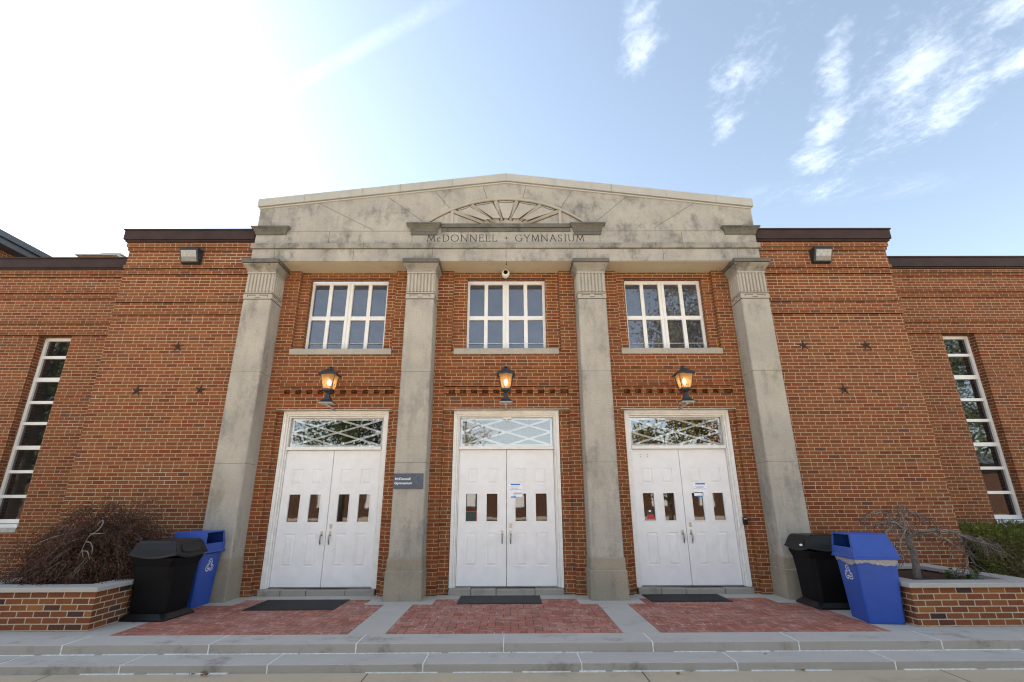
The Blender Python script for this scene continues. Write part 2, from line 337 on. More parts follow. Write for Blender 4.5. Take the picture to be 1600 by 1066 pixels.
def leaf_mat(name, stops, rough=.6, trans=.25, scale=3.0):
    t = mat(name); P = wpos(t)
    g = t.new('ShaderNodeNewGeometry'); rnd = g.outputs['Random Per Island']
    c = t.ramp(t.m('ADD', t.m('MULTIPLY', rnd, .6), t.m('MULTIPLY', t.noise(P, scale, 3), .45), clamp=True), stops)
    t.put(t.b.inputs['Base Color'], c); t.b.inputs['Roughness'].default_value = rough; t.b.inputs['Specular IOR Level'].default_value = .3
    tr = t.new('ShaderNodeBsdfTranslucent'); t.put(tr.inputs[0], c)
    x = t.new('ShaderNodeMixShader'); x.inputs[0].default_value = trans
    t.l.new(t.b.outputs[0], x.inputs[1]); t.l.new(tr.outputs[0], x.inputs[2]); t.l.new(x.outputs[0], t.o.inputs[0])
    return t.mat
M['maple_leaf'] = leaf_mat('dark_red_maple_foliage', [(0, (.016, .010, .008)), (.35, (.044, .022, .016)), (.6, (.085, .041, .028)), (.8, (.12, .060, .033)), (1, (.20, .11, .065))], .8, .15, 4)
M['hedge_leaf'] = leaf_mat('hedge_foliage', [(0, (.03, .042, .009)), (.4, (.095, .115, .02)), (.7, (.17, .19, .036)), (1, (.26, .255, .06))], .6, .2, 5)
M['plant_leaf'] = leaf_mat('fresh_green_leaf', [(0, (.025, .06, .015)), (1, (.07, .14, .035))], .5, .25)
M['autumn_leaf'] = leaf_mat('autumn_tree_foliage', [(0, (.035, .04, .01)), (.35, (.07, .07, .014)), (.65, (.14, .10, .016)), (1, (.24, .15, .025))], .6, .35, .35)
M['green_leaf'] = leaf_mat('green_tree_foliage', [(0, (.02, .035, .008)), (.5, (.05, .07, .015)), (1, (.12, .12, .025))], .6, .35, .35)
M['dry_leaf'] = leaf_mat('dry_leaf', [(0, (.10, .05, .025)), (1, (.30, .16, .07))], .8, .2)

# ------------------------------------------------------------------ mesh builder
class MB:
    def __init__(s): s.v = []; s.f = []; s.mi = []; s.sm = []
    def add(s, vs, fs, mi=0, smooth=False):
        o = len(s.v); s.v += [tuple(x) for x in vs]
        for f in fs: s.f.append(tuple(i+o for i in f)); s.mi.append(mi); s.sm.append(smooth)
        return s
    def box(s, x0, x1, y0, y1, z0, z1, mi=0):
        return s.add([(x0, y0, z0), (x1, y0, z0), (x1, y1, z0), (x0, y1, z0), (x0, y0, z1), (x1, y0, z1), (x1, y1, z1), (x0, y1, z1)],
                     [(0, 3, 2, 1), (4, 5, 6, 7), (0, 1, 5, 4), (1, 2, 6, 5), (2, 3, 7, 6), (3, 0, 4, 7)], mi)
    def prism(s, pts, y0, y1, mi=0, axis='y'):           # polygon in x,z pushed along y (or y,z along x)
        n = len(pts)
        if axis == 'y': a = [(p[0], y0, p[1]) for p in pts] + [(p[0], y1, p[1]) for p in pts]
        elif axis == 'x': a = [(y0, p[0], p[1]) for p in pts] + [(y1, p[0], p[1]) for p in pts]
        else: a = [(p[0], p[1], y0) for p in pts] + [(p[0], p[1], y1) for p in pts]
        f = [tuple(range(n)), tuple(range(2*n-1, n-1, -1))] + [(i, i+n, (i+1) % n+n, (i+1) % n) for i in range(n)]
        return s.add(a, f, mi)
    def loft(s, rings, mi=0, cap0=True, cap1=True, smooth=False):
        n = len(rings[0]); assert all(len(q) == n for q in rings); vs = [p for r in rings for p in r]; fs = []
        for k in range(len(rings)-1):
            for i in range(n):
                fs.append((k*n+i, k*n+(i+1) % n, (k+1)*n+(i+1) % n, (k+1)*n+i))
        s.add(vs, fs, mi, smooth)
        if cap0: s.add(rings[0], [tuple(range(n-1, -1, -1))], mi)
        if cap1: s.add(rings[-1], [tuple(range(n))], mi)
        return s
    def tube(s, pts, rad, n=8, mi=0, smooth=True, caps=True):
        P = [Vector(p) for p in pts]; rr = rad if isinstance(rad, (list, tuple)) else [rad]*len(P)
        rings = []; a = None
        for i, p in enumerate(P):
            d = (P[min(i+1, len(P)-1)] - P[max(i-1, 0)]).normalized()
            if a is None: a = d.orthogonal().normalized()
            a = (a - d*a.dot(d)); a = a.normalized() if a.length > 1e-6 else d.orthogonal().normalized()
            b = d.cross(a)
            rings.append([p + (a*math.cos(2*math.pi*k/n) + b*math.sin(2*math.pi*k/n))*rr[i] for k in range(n)])
        return s.loft(rings, mi, caps, caps, smooth)
    def lathe(s, c, prof, n=20, mi=0, axis='z'):
        rings = []
        for r, h in prof:
            ring = []
            for k in range(n):
                a = 2*math.pi*k/n
                if axis == 'z': ring.append((c[0]+r*math.cos(a), c[1]+r*math.sin(a), c[2]+h))
                else: ring.append((c[0]+r*math.cos(a), c[1]+h, c[2]+r*math.sin(a)))
            rings.append(ring)
        return s.loft(rings, mi, True, True, True)
    def plate(s, x0, x1, z0, z1, Y, holes, th=None, mi=0, face='y'):   # a wall face with rectangular holes that have reveals
        xs = sorted({x0, x1, *[h[i] for h in holes for i in (0, 1)]}); zs = sorted({z0, z1, *[h[i] for h in holes for i in (2, 3)]})
        xs = [x for x in xs if x0-1e-6 <= x <= x1+1e-6]; zs = [z for z in zs if z0-1e-6 <= z <= z1+1e-6]
        def inside(cx, cz):
            return any(h[0] < cx < h[1] and h[2] < cz < h[3] for h in holes)
        def q(a, b, c, d): s.add([a, b, c, d], [(0, 1, 2, 3)], mi)
        for i in range(len(xs)-1):
            for j in range(len(zs)-1):
                if not inside((xs[i]+xs[i+1])/2, (zs[j]+zs[j+1])/2):
                    q((xs[i], Y, zs[j]), (xs[i+1], Y, zs[j]), (xs[i+1], Y, zs[j+1]), (xs[i], Y, zs[j+1]))
        for h in holes:
            a, b, c, d, dep = h[:5]; e = Y+dep; closed = len(h) > 5 and h[5]
            q((a, Y, c), (a, e, c), (a, e, d), (a, Y, d)); q((b, Y, c), (b, Y, d), (b, e, d), (b, e, c))
            if c > z0+1e-6: q((a, Y, c), (b, Y, c), (b, e, c), (a, e, c))
            if d < z1-1e-6: q((a, Y, d), (a, e, d), (b, e, d), (b, Y, d))
            if closed: q((a, e, c), (b, e, c), (b, e, d), (a, e, d))
        if th:
            e = Y+th
            q((x0, Y, z0), (x0, Y, z1), (x0, e, z1), (x0, e, z0)); q((x1, Y, z0), (x1, e, z0), (x1, e, z1), (x1, Y, z1))
            q((x0, Y, z1), (x1, Y, z1), (x1, e, z1), (x0, e, z1)); q((x0, Y, z0), (x0, e, z0), (x1, e, z0), (x1, Y, z0))
        return s
    def build(s, name, mats, parent=None, bevel=0.0, seg=2, merge=True):
        if name in ('pane', 'transom_pane'): merge = False
        me = bpy.data.meshes.new(name)
        off = Vector((0, 0, 0))
        p = parent
        while p is not None: off += p.location; p = p.parent
        if parent is not None and parent.get('local'): off = Vector((0, 0, 0))
        if parent is not None and parent.parent is not None and parent.parent.get('local'): off = Vector((0, 0, 0))
        me.from_pydata([(v[0]-off.x, v[1]-off.y, v[2]-off.z) for v in s.v], [], s.f)
        ms = mats if isinstance(mats, (list, tuple)) else [mats]
        for m in ms: me.materials.append(M[m] if isinstance(m, str) else m)
        me.polygons.foreach_set('material_index', s.mi); me.polygons.foreach_set('use_smooth', s.sm)
        bm = bmesh.new(); bm.from_mesh(me)
        if merge: bmesh.ops.remove_doubles(bm, verts=bm.verts, dist=1e-5)
        if merge: bmesh.ops.recalc_face_normals(bm, faces=bm.faces)
        bm.to_mesh(me); bm.free(); me.update()
        o = bpy.data.objects.new(name, me); COL.objects.link(o)
        if parent is not None: o.parent = parent
        if bevel:
            b = o.modifiers.new('edge', 'BEVEL'); b.width = bevel; b.segments = seg; b.limit_method = 'ANGLE'; b.angle_limit = R(40)
        return o
def thing(name, label, cat, loc=(0, 0, 0), rz=0.0, group=None, local=False):
    o = bpy.data.objects.new(name, None); COL.objects.link(o); o.location = loc; o.rotation_euler = (0, 0, rz)
    o.empty_display_size = .2; tag(o, label, cat, group)
    if local: o['local'] = 1
    return o
def tag(o, label, cat, group=None):
    o['label'] = label; o['category'] = cat
    if group: o['group'] = group
    return o
def struct(o): o['kind'] = 'structure'; return o
def dup(root, loc, rz, label):
    def cp(o, par):
        c = o.copy(); COL.objects.link(c)
        if par is not None: c.parent = par
        for ch in list(o.children): cp(ch, c)
        return c
    r = cp(root, None); r.location = loc; r.rotation_euler = (0, 0, rz); r['label'] = label
    return r
def text_mesh(mb, body, size, x, z, Y, mi=0, align='LEFT', width=None, th=.002, bold=0.0):
    cu = bpy.data.curves.new('lettering', 'FONT'); cu.body = body; cu.size = size; cu.align_x = align; cu.extrude = 0; cu.offset = bold
    ob = bpy.data.objects.new('lettering', cu); COL.objects.link(ob)
    dg = bpy.context.evaluated_depsgraph_get(); me = bpy.data.meshes.new_from_object(ob.evaluated_get(dg))
    xs = [v.co.x for v in me.vertices]; k = width/(max(xs)-min(xs)) if width else 1.0
    x_min = min(xs) if width else 0
    mb.add([(x+(v.co.x-x_min)*k, Y, z+v.co.y) for v in me.vertices], [tuple(p.vertices) for p in me.polygons], mi)
    bpy.data.objects.remove(ob); bpy.data.curves.remove(cu); bpy.data.meshes.remove(me)

# ================================================================== SETTING
g = MB(); g.box(-400, 400, -400, 6.06, -.6, -.178)
g.box(-400, 400, 6.06, 400, -.6, -.20)
ground = struct(g.build('pavement', 'pavement'))
gj = MB()
for x, w_ in ((-1.43, .012), (1.45, .014), (-4.75, .01), (4.6, .01), (-7.9, .01), (7.8, .01)): gj.box(x-w_/2, x+w_/2, -6, 6.04, -.179, -.1765)
gj.box(-12, 12, 4.2, 4.212, -.179, -.1762)
gj.build('pavement_joint', 'joint_shade_dark', ground)
# the two steps: long stones with white joints
def wavy(x, k): return 0.0
st = MB(); j1 = [-12, -8.35, -6.7, -5.02, -3.36, -1.69, -.012, 1.69, 3.36, 5.0, 6.66, 8.3, 12]
j2 = [-12, -8.9, -7.2, -5.4, -4.05, -2.50, -.86, .82, 2.47, 4.15, 5.8, 7.5, 12]
def step_stone(mb, x0, x1, y0, y1, z0, z1):
    n = max(4, int((x1-x0)/.09)); fr_t = []; fr_b = []
    for i in range(n+1):                       # a slightly chipped, worn front edge
        x = x0+(x1-x0)*i/n; e = 0 if i in (0, n) else random.choice((0, .001, .002, .003, .006)); fr_t.append((x, y0+e, z1-e*.6)); fr_b.append((x, y0+e*.2, z0))
    k = len(fr_t); bk = [(p[0], y1, z1) for p in fr_t]; bb = [(p[0], y1, z0) for p in fr_t]
    mb.add(fr_t+bk, [(i, i+1, k+i+1, k+i) for i in range(k-1)], 0)
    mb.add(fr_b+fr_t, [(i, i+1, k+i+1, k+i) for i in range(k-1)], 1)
    mb.add([fr_b[0], fr_t[0], bk[0], bb[0]], [(0, 1, 2, 3)], 1); mb.add([fr_b[-1], fr_t[-1], bk[-1], bb[-1]], [(0, 1, 2, 3)], 1)
for a, b in zip(j1[:-1], j1[1:]): step_stone(st, a+.004, b-.004, 6.44+random.uniform(-.004, .004), 6.86, -.24, 0.0)
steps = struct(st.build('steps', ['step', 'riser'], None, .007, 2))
st = MB()
for a, b in zip(j2[:-1], j2[1:]): step_stone(st, a+.004, b-.004, 6.045+random.uniform(-.004, .004), 6.45, -.4, -.099)
st.build('lower_step', ['step', 'riser'], steps, .007, 2)
sj = MB()
for x in j1[1:-1]: sj.box(x-.006, x+.006, 6.438, 6.86, -.1, .0008)
for x in j2[1:-1]: sj.box(x-.006, x+.006, 6.043, 6.43, -.18, -.0982)
x = -9.0
while x < 9:                                                  # white sealant squeezed along the foot of each riser
    l = random.uniform(.25, .9)
    if random.random() < .85: sj.box(x, x+l, 6.433-random.uniform(0, .008), 6.45, -.11, -.0945+random.uniform(0, .004))
    if random.random() < .8: sj.box(x+.1, x+.1+l*.9, 6.035-random.uniform(0, .010), 6.06, -.185, -.173+random.uniform(0, .005))
    x += l+random.uniform(0, .12)
sj.build('step_joint', 'sealant', steps)
# platform in front of the doors
pf = MB(); pf.box(-12, 12, 6.862, 9.9, -.24, -.004)
plat = struct(pf.build('platform', 'strip'))
pv = MB()
for x0, x1 in ((-4.82, -1.925), (-1.465, 1.445), (1.91, 4.75)):
    pv.box(x0, x1, 6.875, 8.70, -.02, .0)
for x0, x1 in ((-4.30, -2.24), (-1.16, 1.16), (2.2, 4.30)):
    pv.box(x0, x1, 8.7005, 9.14, -.02, .0)
pv.build('brick_paving', 'paver', plat)
cs = MB()
for x0, x1 in ((-1.921, -1.469), (1.449, 1.906)): cs.box(x0, x1, 6.872, 8.52, -.02, .001)
cs.build('concrete_strip', 'strip', plat, .004)
bed = MB(); bed.box(-40, -5.0, 9.21, 10.48, -.1, .03); bed.box(7.2, 40, 6.9, 10.48, -.1, .02); bed.box(-40, -7.2, 6.9, 9.2, -.1, .02)
struct(bed.build('soil_bed', 'mulch'))

# ================================================================== GYMNASIUM
gym = thing('gymnasium', 'long brick gymnasium with limestone portico, gabled stone pediment and three white double doors', 'building', (0, 9.25, 0))
YA, YB, YW, YWING = 9.47, 9.57, 9.25, 10.5
ZTOP = 6.17
# side bays
GROOVES = (5.105, 5.376, 5.985, 6.120, 6.526, 6.594)
for sx, x0, x1 in ((-1, -7.83, -5.0), (1, 5.0, 7.95)):
    b = MB(); b.plate(x0, x1, -.1, 6.70, YW, [(x0, x1, z-.013, z, .04, True) for z in GROOVES]); b.box(x0, x1, YW+.05, 11.2, -.1, 6.70)
    for xx in (x0, x1): b.add([(xx, YW, -.1), (xx, YW+.05, -.1), (xx, YW+.05, 6.7), (xx, YW, 6.7)], [(0, 1, 2, 3)])
    e0, e1 = (x0, x1) if sx < 0 else (x0, x1)
    def band(z0, z1, d):
        a, c = (e0-d, e1) if sx < 0 else (e0, e1+d)
        b.box(a, c, YW-d, 11.1, z0, z1)
    for z in (5.105, 5.376, 5.985, 6.120): band(z, z+.0677, .026)
    band(6.526, 6.581, .024); band(6.594, 6.690, .048)
    band(0.0, .43, .018)
    b.build('brick_wall', 'brick', gym)
    f = MB(); a, c = (x0-.10, -5.22) if sx < 0 else (5.22, x1+.10)
    f.box(a+.03, c, 9.16, 11.2, 6.695, 6.735) if sx < 0 else f.box(a, c-.03, 9.16, 11.2, 6.695, 6.735)
    f.box(a, c, 9.13, 11.3, 6.735, 6.94)
    a2, c2 = (a-.02, c) if sx < 0 else (a, c+.02)
    f.box(a2, c2, 9.11, 11.3, 6.94, 6.972)
    f.build('roof_fascia', 'brown_metal', gym, .004)
# wings
for sx, x0, x1 in ((-1, -24, -7.6), (1, 7.6, 24)):
    b = MB()
    wins = []
    for k in range(3):
        a = 9.785+k*4.6; wins.append((a, a+.73) if sx > 0 else (-a-.62-.12*(k > 0), -a+.11-.12*(k > 0)))
    b.plate(x0, x1, -.2, 6.68, YWING, [(a, c, 1.10, 5.092, .22) for a, c in wins]+[(x0, x1, z-.013, z, .04, True) for z in GROOVES])
    for z in (5.105, 5.376, 5.985, 6.120): b.box(x0, x1, YWING-.026, YWING+.01, z, z+.0677)
    b.box(x0, x1, YWING-.024, YWING+.01, 6.526, 6.581); b.box(x0, x1, YWING-.048, YWING+.01, 6.594, 6.675)
    b.box(x0, x1, YWING-.018, YWING+.01, -.1, .43)
    b.build('brick_wall', 'brick', gym)
    f = MB(); f.box(x0, x1, 10.42, 13, 6.68, 6.72); f.box(x0, x1, 10.39, 13, 6.72, 6.945); f.box(x0, x1, 10.37, 13, 6.945, 6.978)
    f.build('roof_fascia', 'brown_metal', gym, .004)
    for a, c in wins:
        Y = 10.67; m = MB(); fr = MB()
        zs = [1.23, 1.68, 2.17, 2.66, 3.17, 3.625, 4.13, 4.64, 5.015]
        hs = [.03]*9; hs[6] = .045; hs[3] = .04; hs[0] = .055
        holes = []
        for k in range(8): holes.append((a+.065, c-.065, zs[k]+hs[k] if k else 1.24, zs[k+1]-hs[k+1] if k < 7 else 5.02, .05))
        fr.plate(a+.002, c-.002, 1.16, 5.088, Y, holes, .09)
        wfr = fr.build('window', 'white_alu', gym)
        sl_ = MB(); sl_.box(a-.0, c+.0, YWING-.012, Y+.05, 1.085, 1.15); sl_.build('sill', 'white_alu', wfr, .006)
        sl_ = MB(); sl_.box(a+.005, c-.005, YWING-.02, YWING+.1, 1.0, 1.084); sl_.build('sill_flashing', 'grey_metal', wfr)
        pn = MB(); pn.add([(a+.05, Y+.045, 1.2), (c-.05, Y+.045, 1.2), (c-.05, Y+.045, 5.05), (a+.05, Y+.045, 5.05)], [(0, 1, 2, 3)])
        pn.build('pane', 'glass_dark', wfr)
# main block, roofs
b = MB(); b.box(-24, 24, 11.4, 24, 0, 6.60); b.build('rear_block', 'brick', gym)
b = MB(); b.box(-24, 24, 11.35, 24, 6.60, 6.66); b.build('flat_roof', 'rooftop', gym)
# rooftop brick stack with metal cap, left
b = MB(); b.box(-13.45, -12.35, 14.0, 15.0, 6.6, 8.925); ch = b.build('chimney', 'brick', gym)
b = MB(); b.box(-13.52, -12.20, 13.95, 15.05, 8.925, 8.985); b.build('chimney_cap', 'grey_metal', ch, .01)
b = MB(); b.box(-12.95, -12.35, 14.3, 14.8, 8.985, 9.08)
b.prism([(-13.02, 9.08), (-12.24, 9.08), (-12.34, 9.15), (-12.92, 9.15)], 14.2, 14.9); b.build('vent_hood', 'grey_metal', ch)

# porch wall: three bays of brick between the columns
CX = (-3.30, 0.0, 3.31); HB = (1.005, 1.10, 1.015); HP = (1.11, 1.215, 1.115)
w_ = MB()
holes = []
for cx, hb, hp in zip(CX, HB, HP):
    holes += [(cx-hb, cx+hb, 4.40, ZTOP, YB-YA), (cx-hp, cx+hp, 3.2375, 3.545, .022, True), (cx-hp, cx+hp, 3.545, 3.614, .10, True), (cx-hp, cx+hp, 3.614, 3.668, .022, True), (cx-hp, cx+hp, 3.668, 3.682, .05, True), (cx-hp, cx+hp, 3.682, 4.04, .022, True), (cx-hp, cx+hp, -.05, 3.2375, YB-YA)]
w_.plate(-5.0, 5.0, -.05, ZTOP, YA, holes)
for cx, hb, hp in zip(CX, HB, HP):
    w_.plate(cx-hb, cx+hb, 4.40, ZTOP, YB, [(cx-.818, cx+.818, 4.44, 6.02, .13)])
    w_.plate(cx-hp, cx+hp, -.05, 3.2375, YB, [(cx-1.025, cx+1.025, -.05, 3.2375, .2)])
    w_.box(cx-hp-.02, cx+hp+.02, YA-.034, YA+.021, 3.682, 3.750)          # projecting course over the dentils
    w_.box(cx-hp, cx+hp, YA-.010, YA+.021, 3.6145, 3.6675)
    n = int(hp*2/.2145); x = cx-hp+.0
    k = 0
    while x < cx+hp-.09:
        w_.box(x, x+.098, YA-.012, YA+.095, 3.5455, 3.6135); x += .2165
w_.build('brick_wall', 'brick_porch', gym)
lt = MB()
for cx, hp in zip(CX, HP): lt.box(cx-hp+.002, cx+hp-.002, YA-.010, YB+.02, 3.2255, 3.2372)
lt.build('door_lintel', 'lintel', gym)

# columns
def rect(cx, hx, y0, y1, z, ch=0.0):
    if ch <= 0: return [(cx-hx, y0, z), (cx+hx, y0, z), (cx+hx, y1, z), (cx-hx, y1, z)]
    return [(cx-hx+ch, y0, z), (cx+hx-ch, y0, z), (cx+hx, y0+ch, z), (cx+hx, y1, z), (cx-hx, y1, z), (cx-hx, y0+ch, z)]
YC = 9.03; YE = 9.4695
COLX = (-4.895, -1.70, 1.70, 4.93)
for ci, cx in enumerate(COLX):
    m = MB()
    for a, c in ((.6445, 2.198), (2.202, 3.868), (3.872, 5.345)):
        m.loft([rect(cx, .280, YC, YE, a, .018), rect(cx, .278, YC, YE, c, .018)])
    m.box(cx-.274, cx+.274, YC+.006, YE, 2.19, 2.21, 1); m.box(cx-.274, cx+.274, YC+.006, YE, 3.86, 3.88, 1)
    col = m.build('column', ['stone_col', 'joint_shade_dark'], gym, .003)
    p = MB(); p.loft([rect(cx, .314, 8.972, YE, -.02, .006), rect(cx, .310, 8.976, YE, .440, .006), rect(cx, .298, 8.990, YE, .456, .006)])
    p.loft([rect(cx, .295, 8.995, YE, .4555, .006), rect(cx, .293, 8.997, YE, .625, .006), rect(cx, .286, 9.012, YE, .645, .006)])
    p.build('plinth', 'stone_base', col, .006)
    c = MB()
    # necking band; raised dark bars painted as the shadow lines of its carved meander
    c.box(cx-.283, cx+.283, YC-.004, YE, 5.352, 5.448)
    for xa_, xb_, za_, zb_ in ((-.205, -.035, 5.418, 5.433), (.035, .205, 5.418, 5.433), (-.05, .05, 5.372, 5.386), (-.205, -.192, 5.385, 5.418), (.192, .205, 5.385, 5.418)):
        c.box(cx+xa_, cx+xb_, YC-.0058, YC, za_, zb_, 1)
    for sx in (-1, 1):
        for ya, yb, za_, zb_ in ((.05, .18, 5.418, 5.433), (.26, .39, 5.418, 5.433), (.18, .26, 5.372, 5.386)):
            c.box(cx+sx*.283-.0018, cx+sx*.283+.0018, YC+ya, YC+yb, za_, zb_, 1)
    c.box(cx-.280, cx+.280, YC-.002, YE, 5.468, 5.488)
    c.box(cx-.262, cx+.262, YC+.018, YE, 5.488, 5.895)                    # field behind the flutes
    nf = 8
    for k in range(nf):                                                    # raised ribs between flutes
        xa = cx-.272+k*.544/nf; wv = .544/nf
        c.prism([(xa+.007, YC+.017), (xa+wv*.24, YC-.005), (xa+wv*.76, YC-.005), (xa+wv-.007, YC+.017)], 5.497, 5.890, 0, 'z')
    for sx in (-1, 1):
        for k in range(6):
            ya = YC+.012+k*.072
            c.prism([(cx+sx*.2615, ya+.006), (cx+sx*.2835, ya+.018), (cx+sx*.2835, ya+.054), (cx+sx*.2615, ya+.066)], 5.497, 5.890, 0, 'z')
    c.box(cx-.282, cx+.282, YC-.006, YE, 5.898, 5.93)
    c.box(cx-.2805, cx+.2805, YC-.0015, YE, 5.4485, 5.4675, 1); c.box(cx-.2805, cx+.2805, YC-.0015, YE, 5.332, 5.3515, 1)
    for k in range(9): c.box(cx-.272+k*.068-.011 if k else cx-.272, cx-.272+k*.068+.011 if k < 8 else cx+.272, YC+.004, YC+.03, 5.4885, 5.506, 1)  # dark boxes painted as the shaded holes under the flutes
    c.build('capital', ['stone_clean', 'joint_shade_dark'], col, .003)
    e = MB()
    prof = [(.284, 0.0, 5.931), (.288, .006, 5.96), (.304, .03, 5.995), (.333, .075, 6.035), (.352, .11, 6.062), (.356, .118, 6.075)]
    e.loft([rect(cx, hx, YC-dy, YE, z) for hx, dy, z in prof], 2)
    e.box(cx-.335, cx+.335, YC-.095, YE, 6.075, 6.089, 1)
    e.box(cx-.366, cx+.366, YC-.132, YE, 6.089, 6.1695)
    e.build('abacus', ['stone_soot', 'joint_shade_dark', 'stone_band'], col, .004)

# entablature and gable
E_ = MB()
E_.box(-5.155, 5.165, YC, 9.9, ZTOP, 6.438)
E_.box(-5.19, 5.20, YC-.034, 9.9, 6.452, 6.565, 3); E_.box(-5.16, 5.17, YC+.004, 9.88, 6.438, 6.452, 1)
gable = lambda h0, hp, hw: [(-hw, 0), (hw, 0), (hw, h0), (0, hp), (-hw, h0)]
YF = 9.075
E_.prism([(-5.165, 6.565), (5.175, 6.565), (5.175, 7.44), (0.0, 8.07), (-5.165, 7.44)], YF, 9.9)
for x in (-3.655, -1.94, 1.94, 3.64): E_.box(x-.004, x+.004, YF-.0012, YF+.01, 6.57, 6.88, 1)
E_.box(-5.15, -1.98, YF-.0012, YF+.01, 6.878, 6.886, 1); E_.box(1.98, 5.15, YF-.0012, YF+.01, 6.878, 6.886, 1)
for x in (-.78, .72): E_.box(x-.004, x+.004, YF-.0012, YF+.01, 6.59, 6.85, 1)
for x in (-4.7, -3.1, -1.5, 0.0, 1.65, 3.2, 4.72): E_.box(x-.004, x+.004, YC-.0012, YC+.01, 6.19, 6.43, 1)
for x in (-4.7, -2.9, -1.1, .02, 1.3, 3.05, 4.6): E_.box(x-.004, x+.004, YC-.0352, YC, 6.455, 6.56, 1)
for (xa, za), (xb, zb) in (((-2.75, 6.9), (-3.95, 7.55)), ((-1.75, 7.12), (-2.5, 7.70)), ((-1.18, 7.42), (-1.52, 7.85)), ((-.40, 7.66), (-.5, 7.98)),
                           ((1.9, 7.12), (2.55, 7.70)), ((3.1, 6.96), (3.98, 7.55)), ((1.14, 7.42), (1.42, 7.87)), ((.36, 7.67), (.42, 7.99)), ((3.1, 6.89), (3.1, 6.97))):
    d = Vector((xb-xa, 0, zb-za)).normalized(); n = Vector((-d.z, 0, d.x))*.0045
    a = Vector((xa, YF-.0012, za)); b_ = Vector((xb, YF-.0012, zb)); E_.add([a-n, b_-n, b_+n, a+n], [(0, 1, 2, 3)], 1)
for xa_, xb_ in ((-4.53, -2.066), (-1.334, 1.334), (2.066, 4.562)): E_.box(xa_, xb_, YC+.03, YB+.13, 6.163, 6.1703, 2)
ent = E_.build('entablature', ['stone', 'joint_shade_dark', 'soffit', 'stone_band'], gym)
cp = MB()
def slope_band(z_lo, th, y0, hw):
    return [(-hw, z_lo), (0, z_lo+.652*hw/5.2), (hw, z_lo), (hw, z_lo+th), (0, z_lo+.652*hw/5.2+th), (-hw, z_lo+th)]
def slope_loft(mb, z_lo, th, y0, y1, hw, mi=0, dz=.0):
    xs = [-hw, -hw*.75, -hw*.5, -hw*.25, 0, hw*.25, hw*.5, hw*.75, hw]
    rings = []
    for x in xs:
        zl = z_lo+.640*(1-abs(x)/5.2); rings.append([(x, y0, zl), (x, y1, zl), (x, y1, zl+th), (x, y0, zl+th)])
    mb.loft(rings, mi)
slope_loft(cp, 7.398, .034, YF-.022, 9.9, 5.185)
slope_loft(cp, 7.446, .180, YF-.050, 9.95, 5.215)
for x in (-4.25, -3.05, -2.25, -1.15, 0.0, 1.05, 2.25, 3.4, 4.45):
    zl = 7.446+.640*(1-abs(x)/5.2); cp.box(x-.004, x+.004, YF-.0512, YF, zl+.004, zl+.176, 1)
cp.build('coping', ['stone_top', 'joint_shade_dark'], ent, .004)
cn = MB()
def cornice(mb, x0, x1, zb, zt, y, flare, sides=(1, 1), lip=.032):
    pr = [(0.0, zb), (.012, zb+.012), (.02, zb+(zt-zb)*.35), (flare*.55, zb+(zt-zb)*.6), (flare, zt-lip), (flare+.012, zt-lip), (flare+.012, zt)]
    mb.loft([[(x0-d*sides[0], y-d, z), (x1+d*sides[1], y-d, z), (x1+d*sides[1], y+.25, z), (x0-d*sides[0], y+.25, z)] for d, z in pr])
for x0, x1 in ((-5.16, -4.55), (4.55, 5.17)):
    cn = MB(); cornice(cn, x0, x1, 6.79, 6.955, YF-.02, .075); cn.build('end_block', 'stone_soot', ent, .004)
for x0, x1 in ((-1.965, -1.425), (1.41, 1.965)):
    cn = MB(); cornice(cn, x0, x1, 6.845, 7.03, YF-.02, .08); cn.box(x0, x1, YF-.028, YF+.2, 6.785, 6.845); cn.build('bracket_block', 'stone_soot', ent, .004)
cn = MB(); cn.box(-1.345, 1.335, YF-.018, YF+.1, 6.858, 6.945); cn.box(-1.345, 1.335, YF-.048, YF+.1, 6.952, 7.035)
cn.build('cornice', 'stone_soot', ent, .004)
# sunburst lunette in relief
fn = MB(); zs0 = 7.036; Rr = 2.66; zc0 = 7.67-Rr
def arc(x, r): return zc0+math.sqrt(max(r*r-x*x, 0))
N = 40; xa = 1.635
for k in range(N):
    x0 = -xa+2*xa*k/N; x1 = -xa+2*xa*(k+1)/N
    pts = []
    for x in (x0, x1):
        z = arc(x, Rr); pts.append([(x, YF-.001, z-.052), (x, YF-.030, z-.044), (x, YF-.034, z-.006), (x, YF-.001, z+.004)])
    fn.loft(pts, 0, k == 0, k == N-1)
    zt0, zt1 = arc(x0, Rr)-.058, arc(x1, Rr)-.058                       # dark strip painted as the shade line under the arch
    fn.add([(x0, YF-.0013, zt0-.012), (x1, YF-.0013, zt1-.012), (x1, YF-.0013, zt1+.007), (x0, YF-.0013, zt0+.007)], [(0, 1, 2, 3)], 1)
for sx in (-1, 1):
    fn.box(sx*1.13-.028, sx*1.13+.028, YF-.022, YF+.01, zs0, arc(1.13, Rr)-.03)
ribs = [((.47, 7.075), (1.09, 7.355)), ((.30, 7.125), (.72, 7.505)), ((.085, 7.125), (.225, 7.60))]
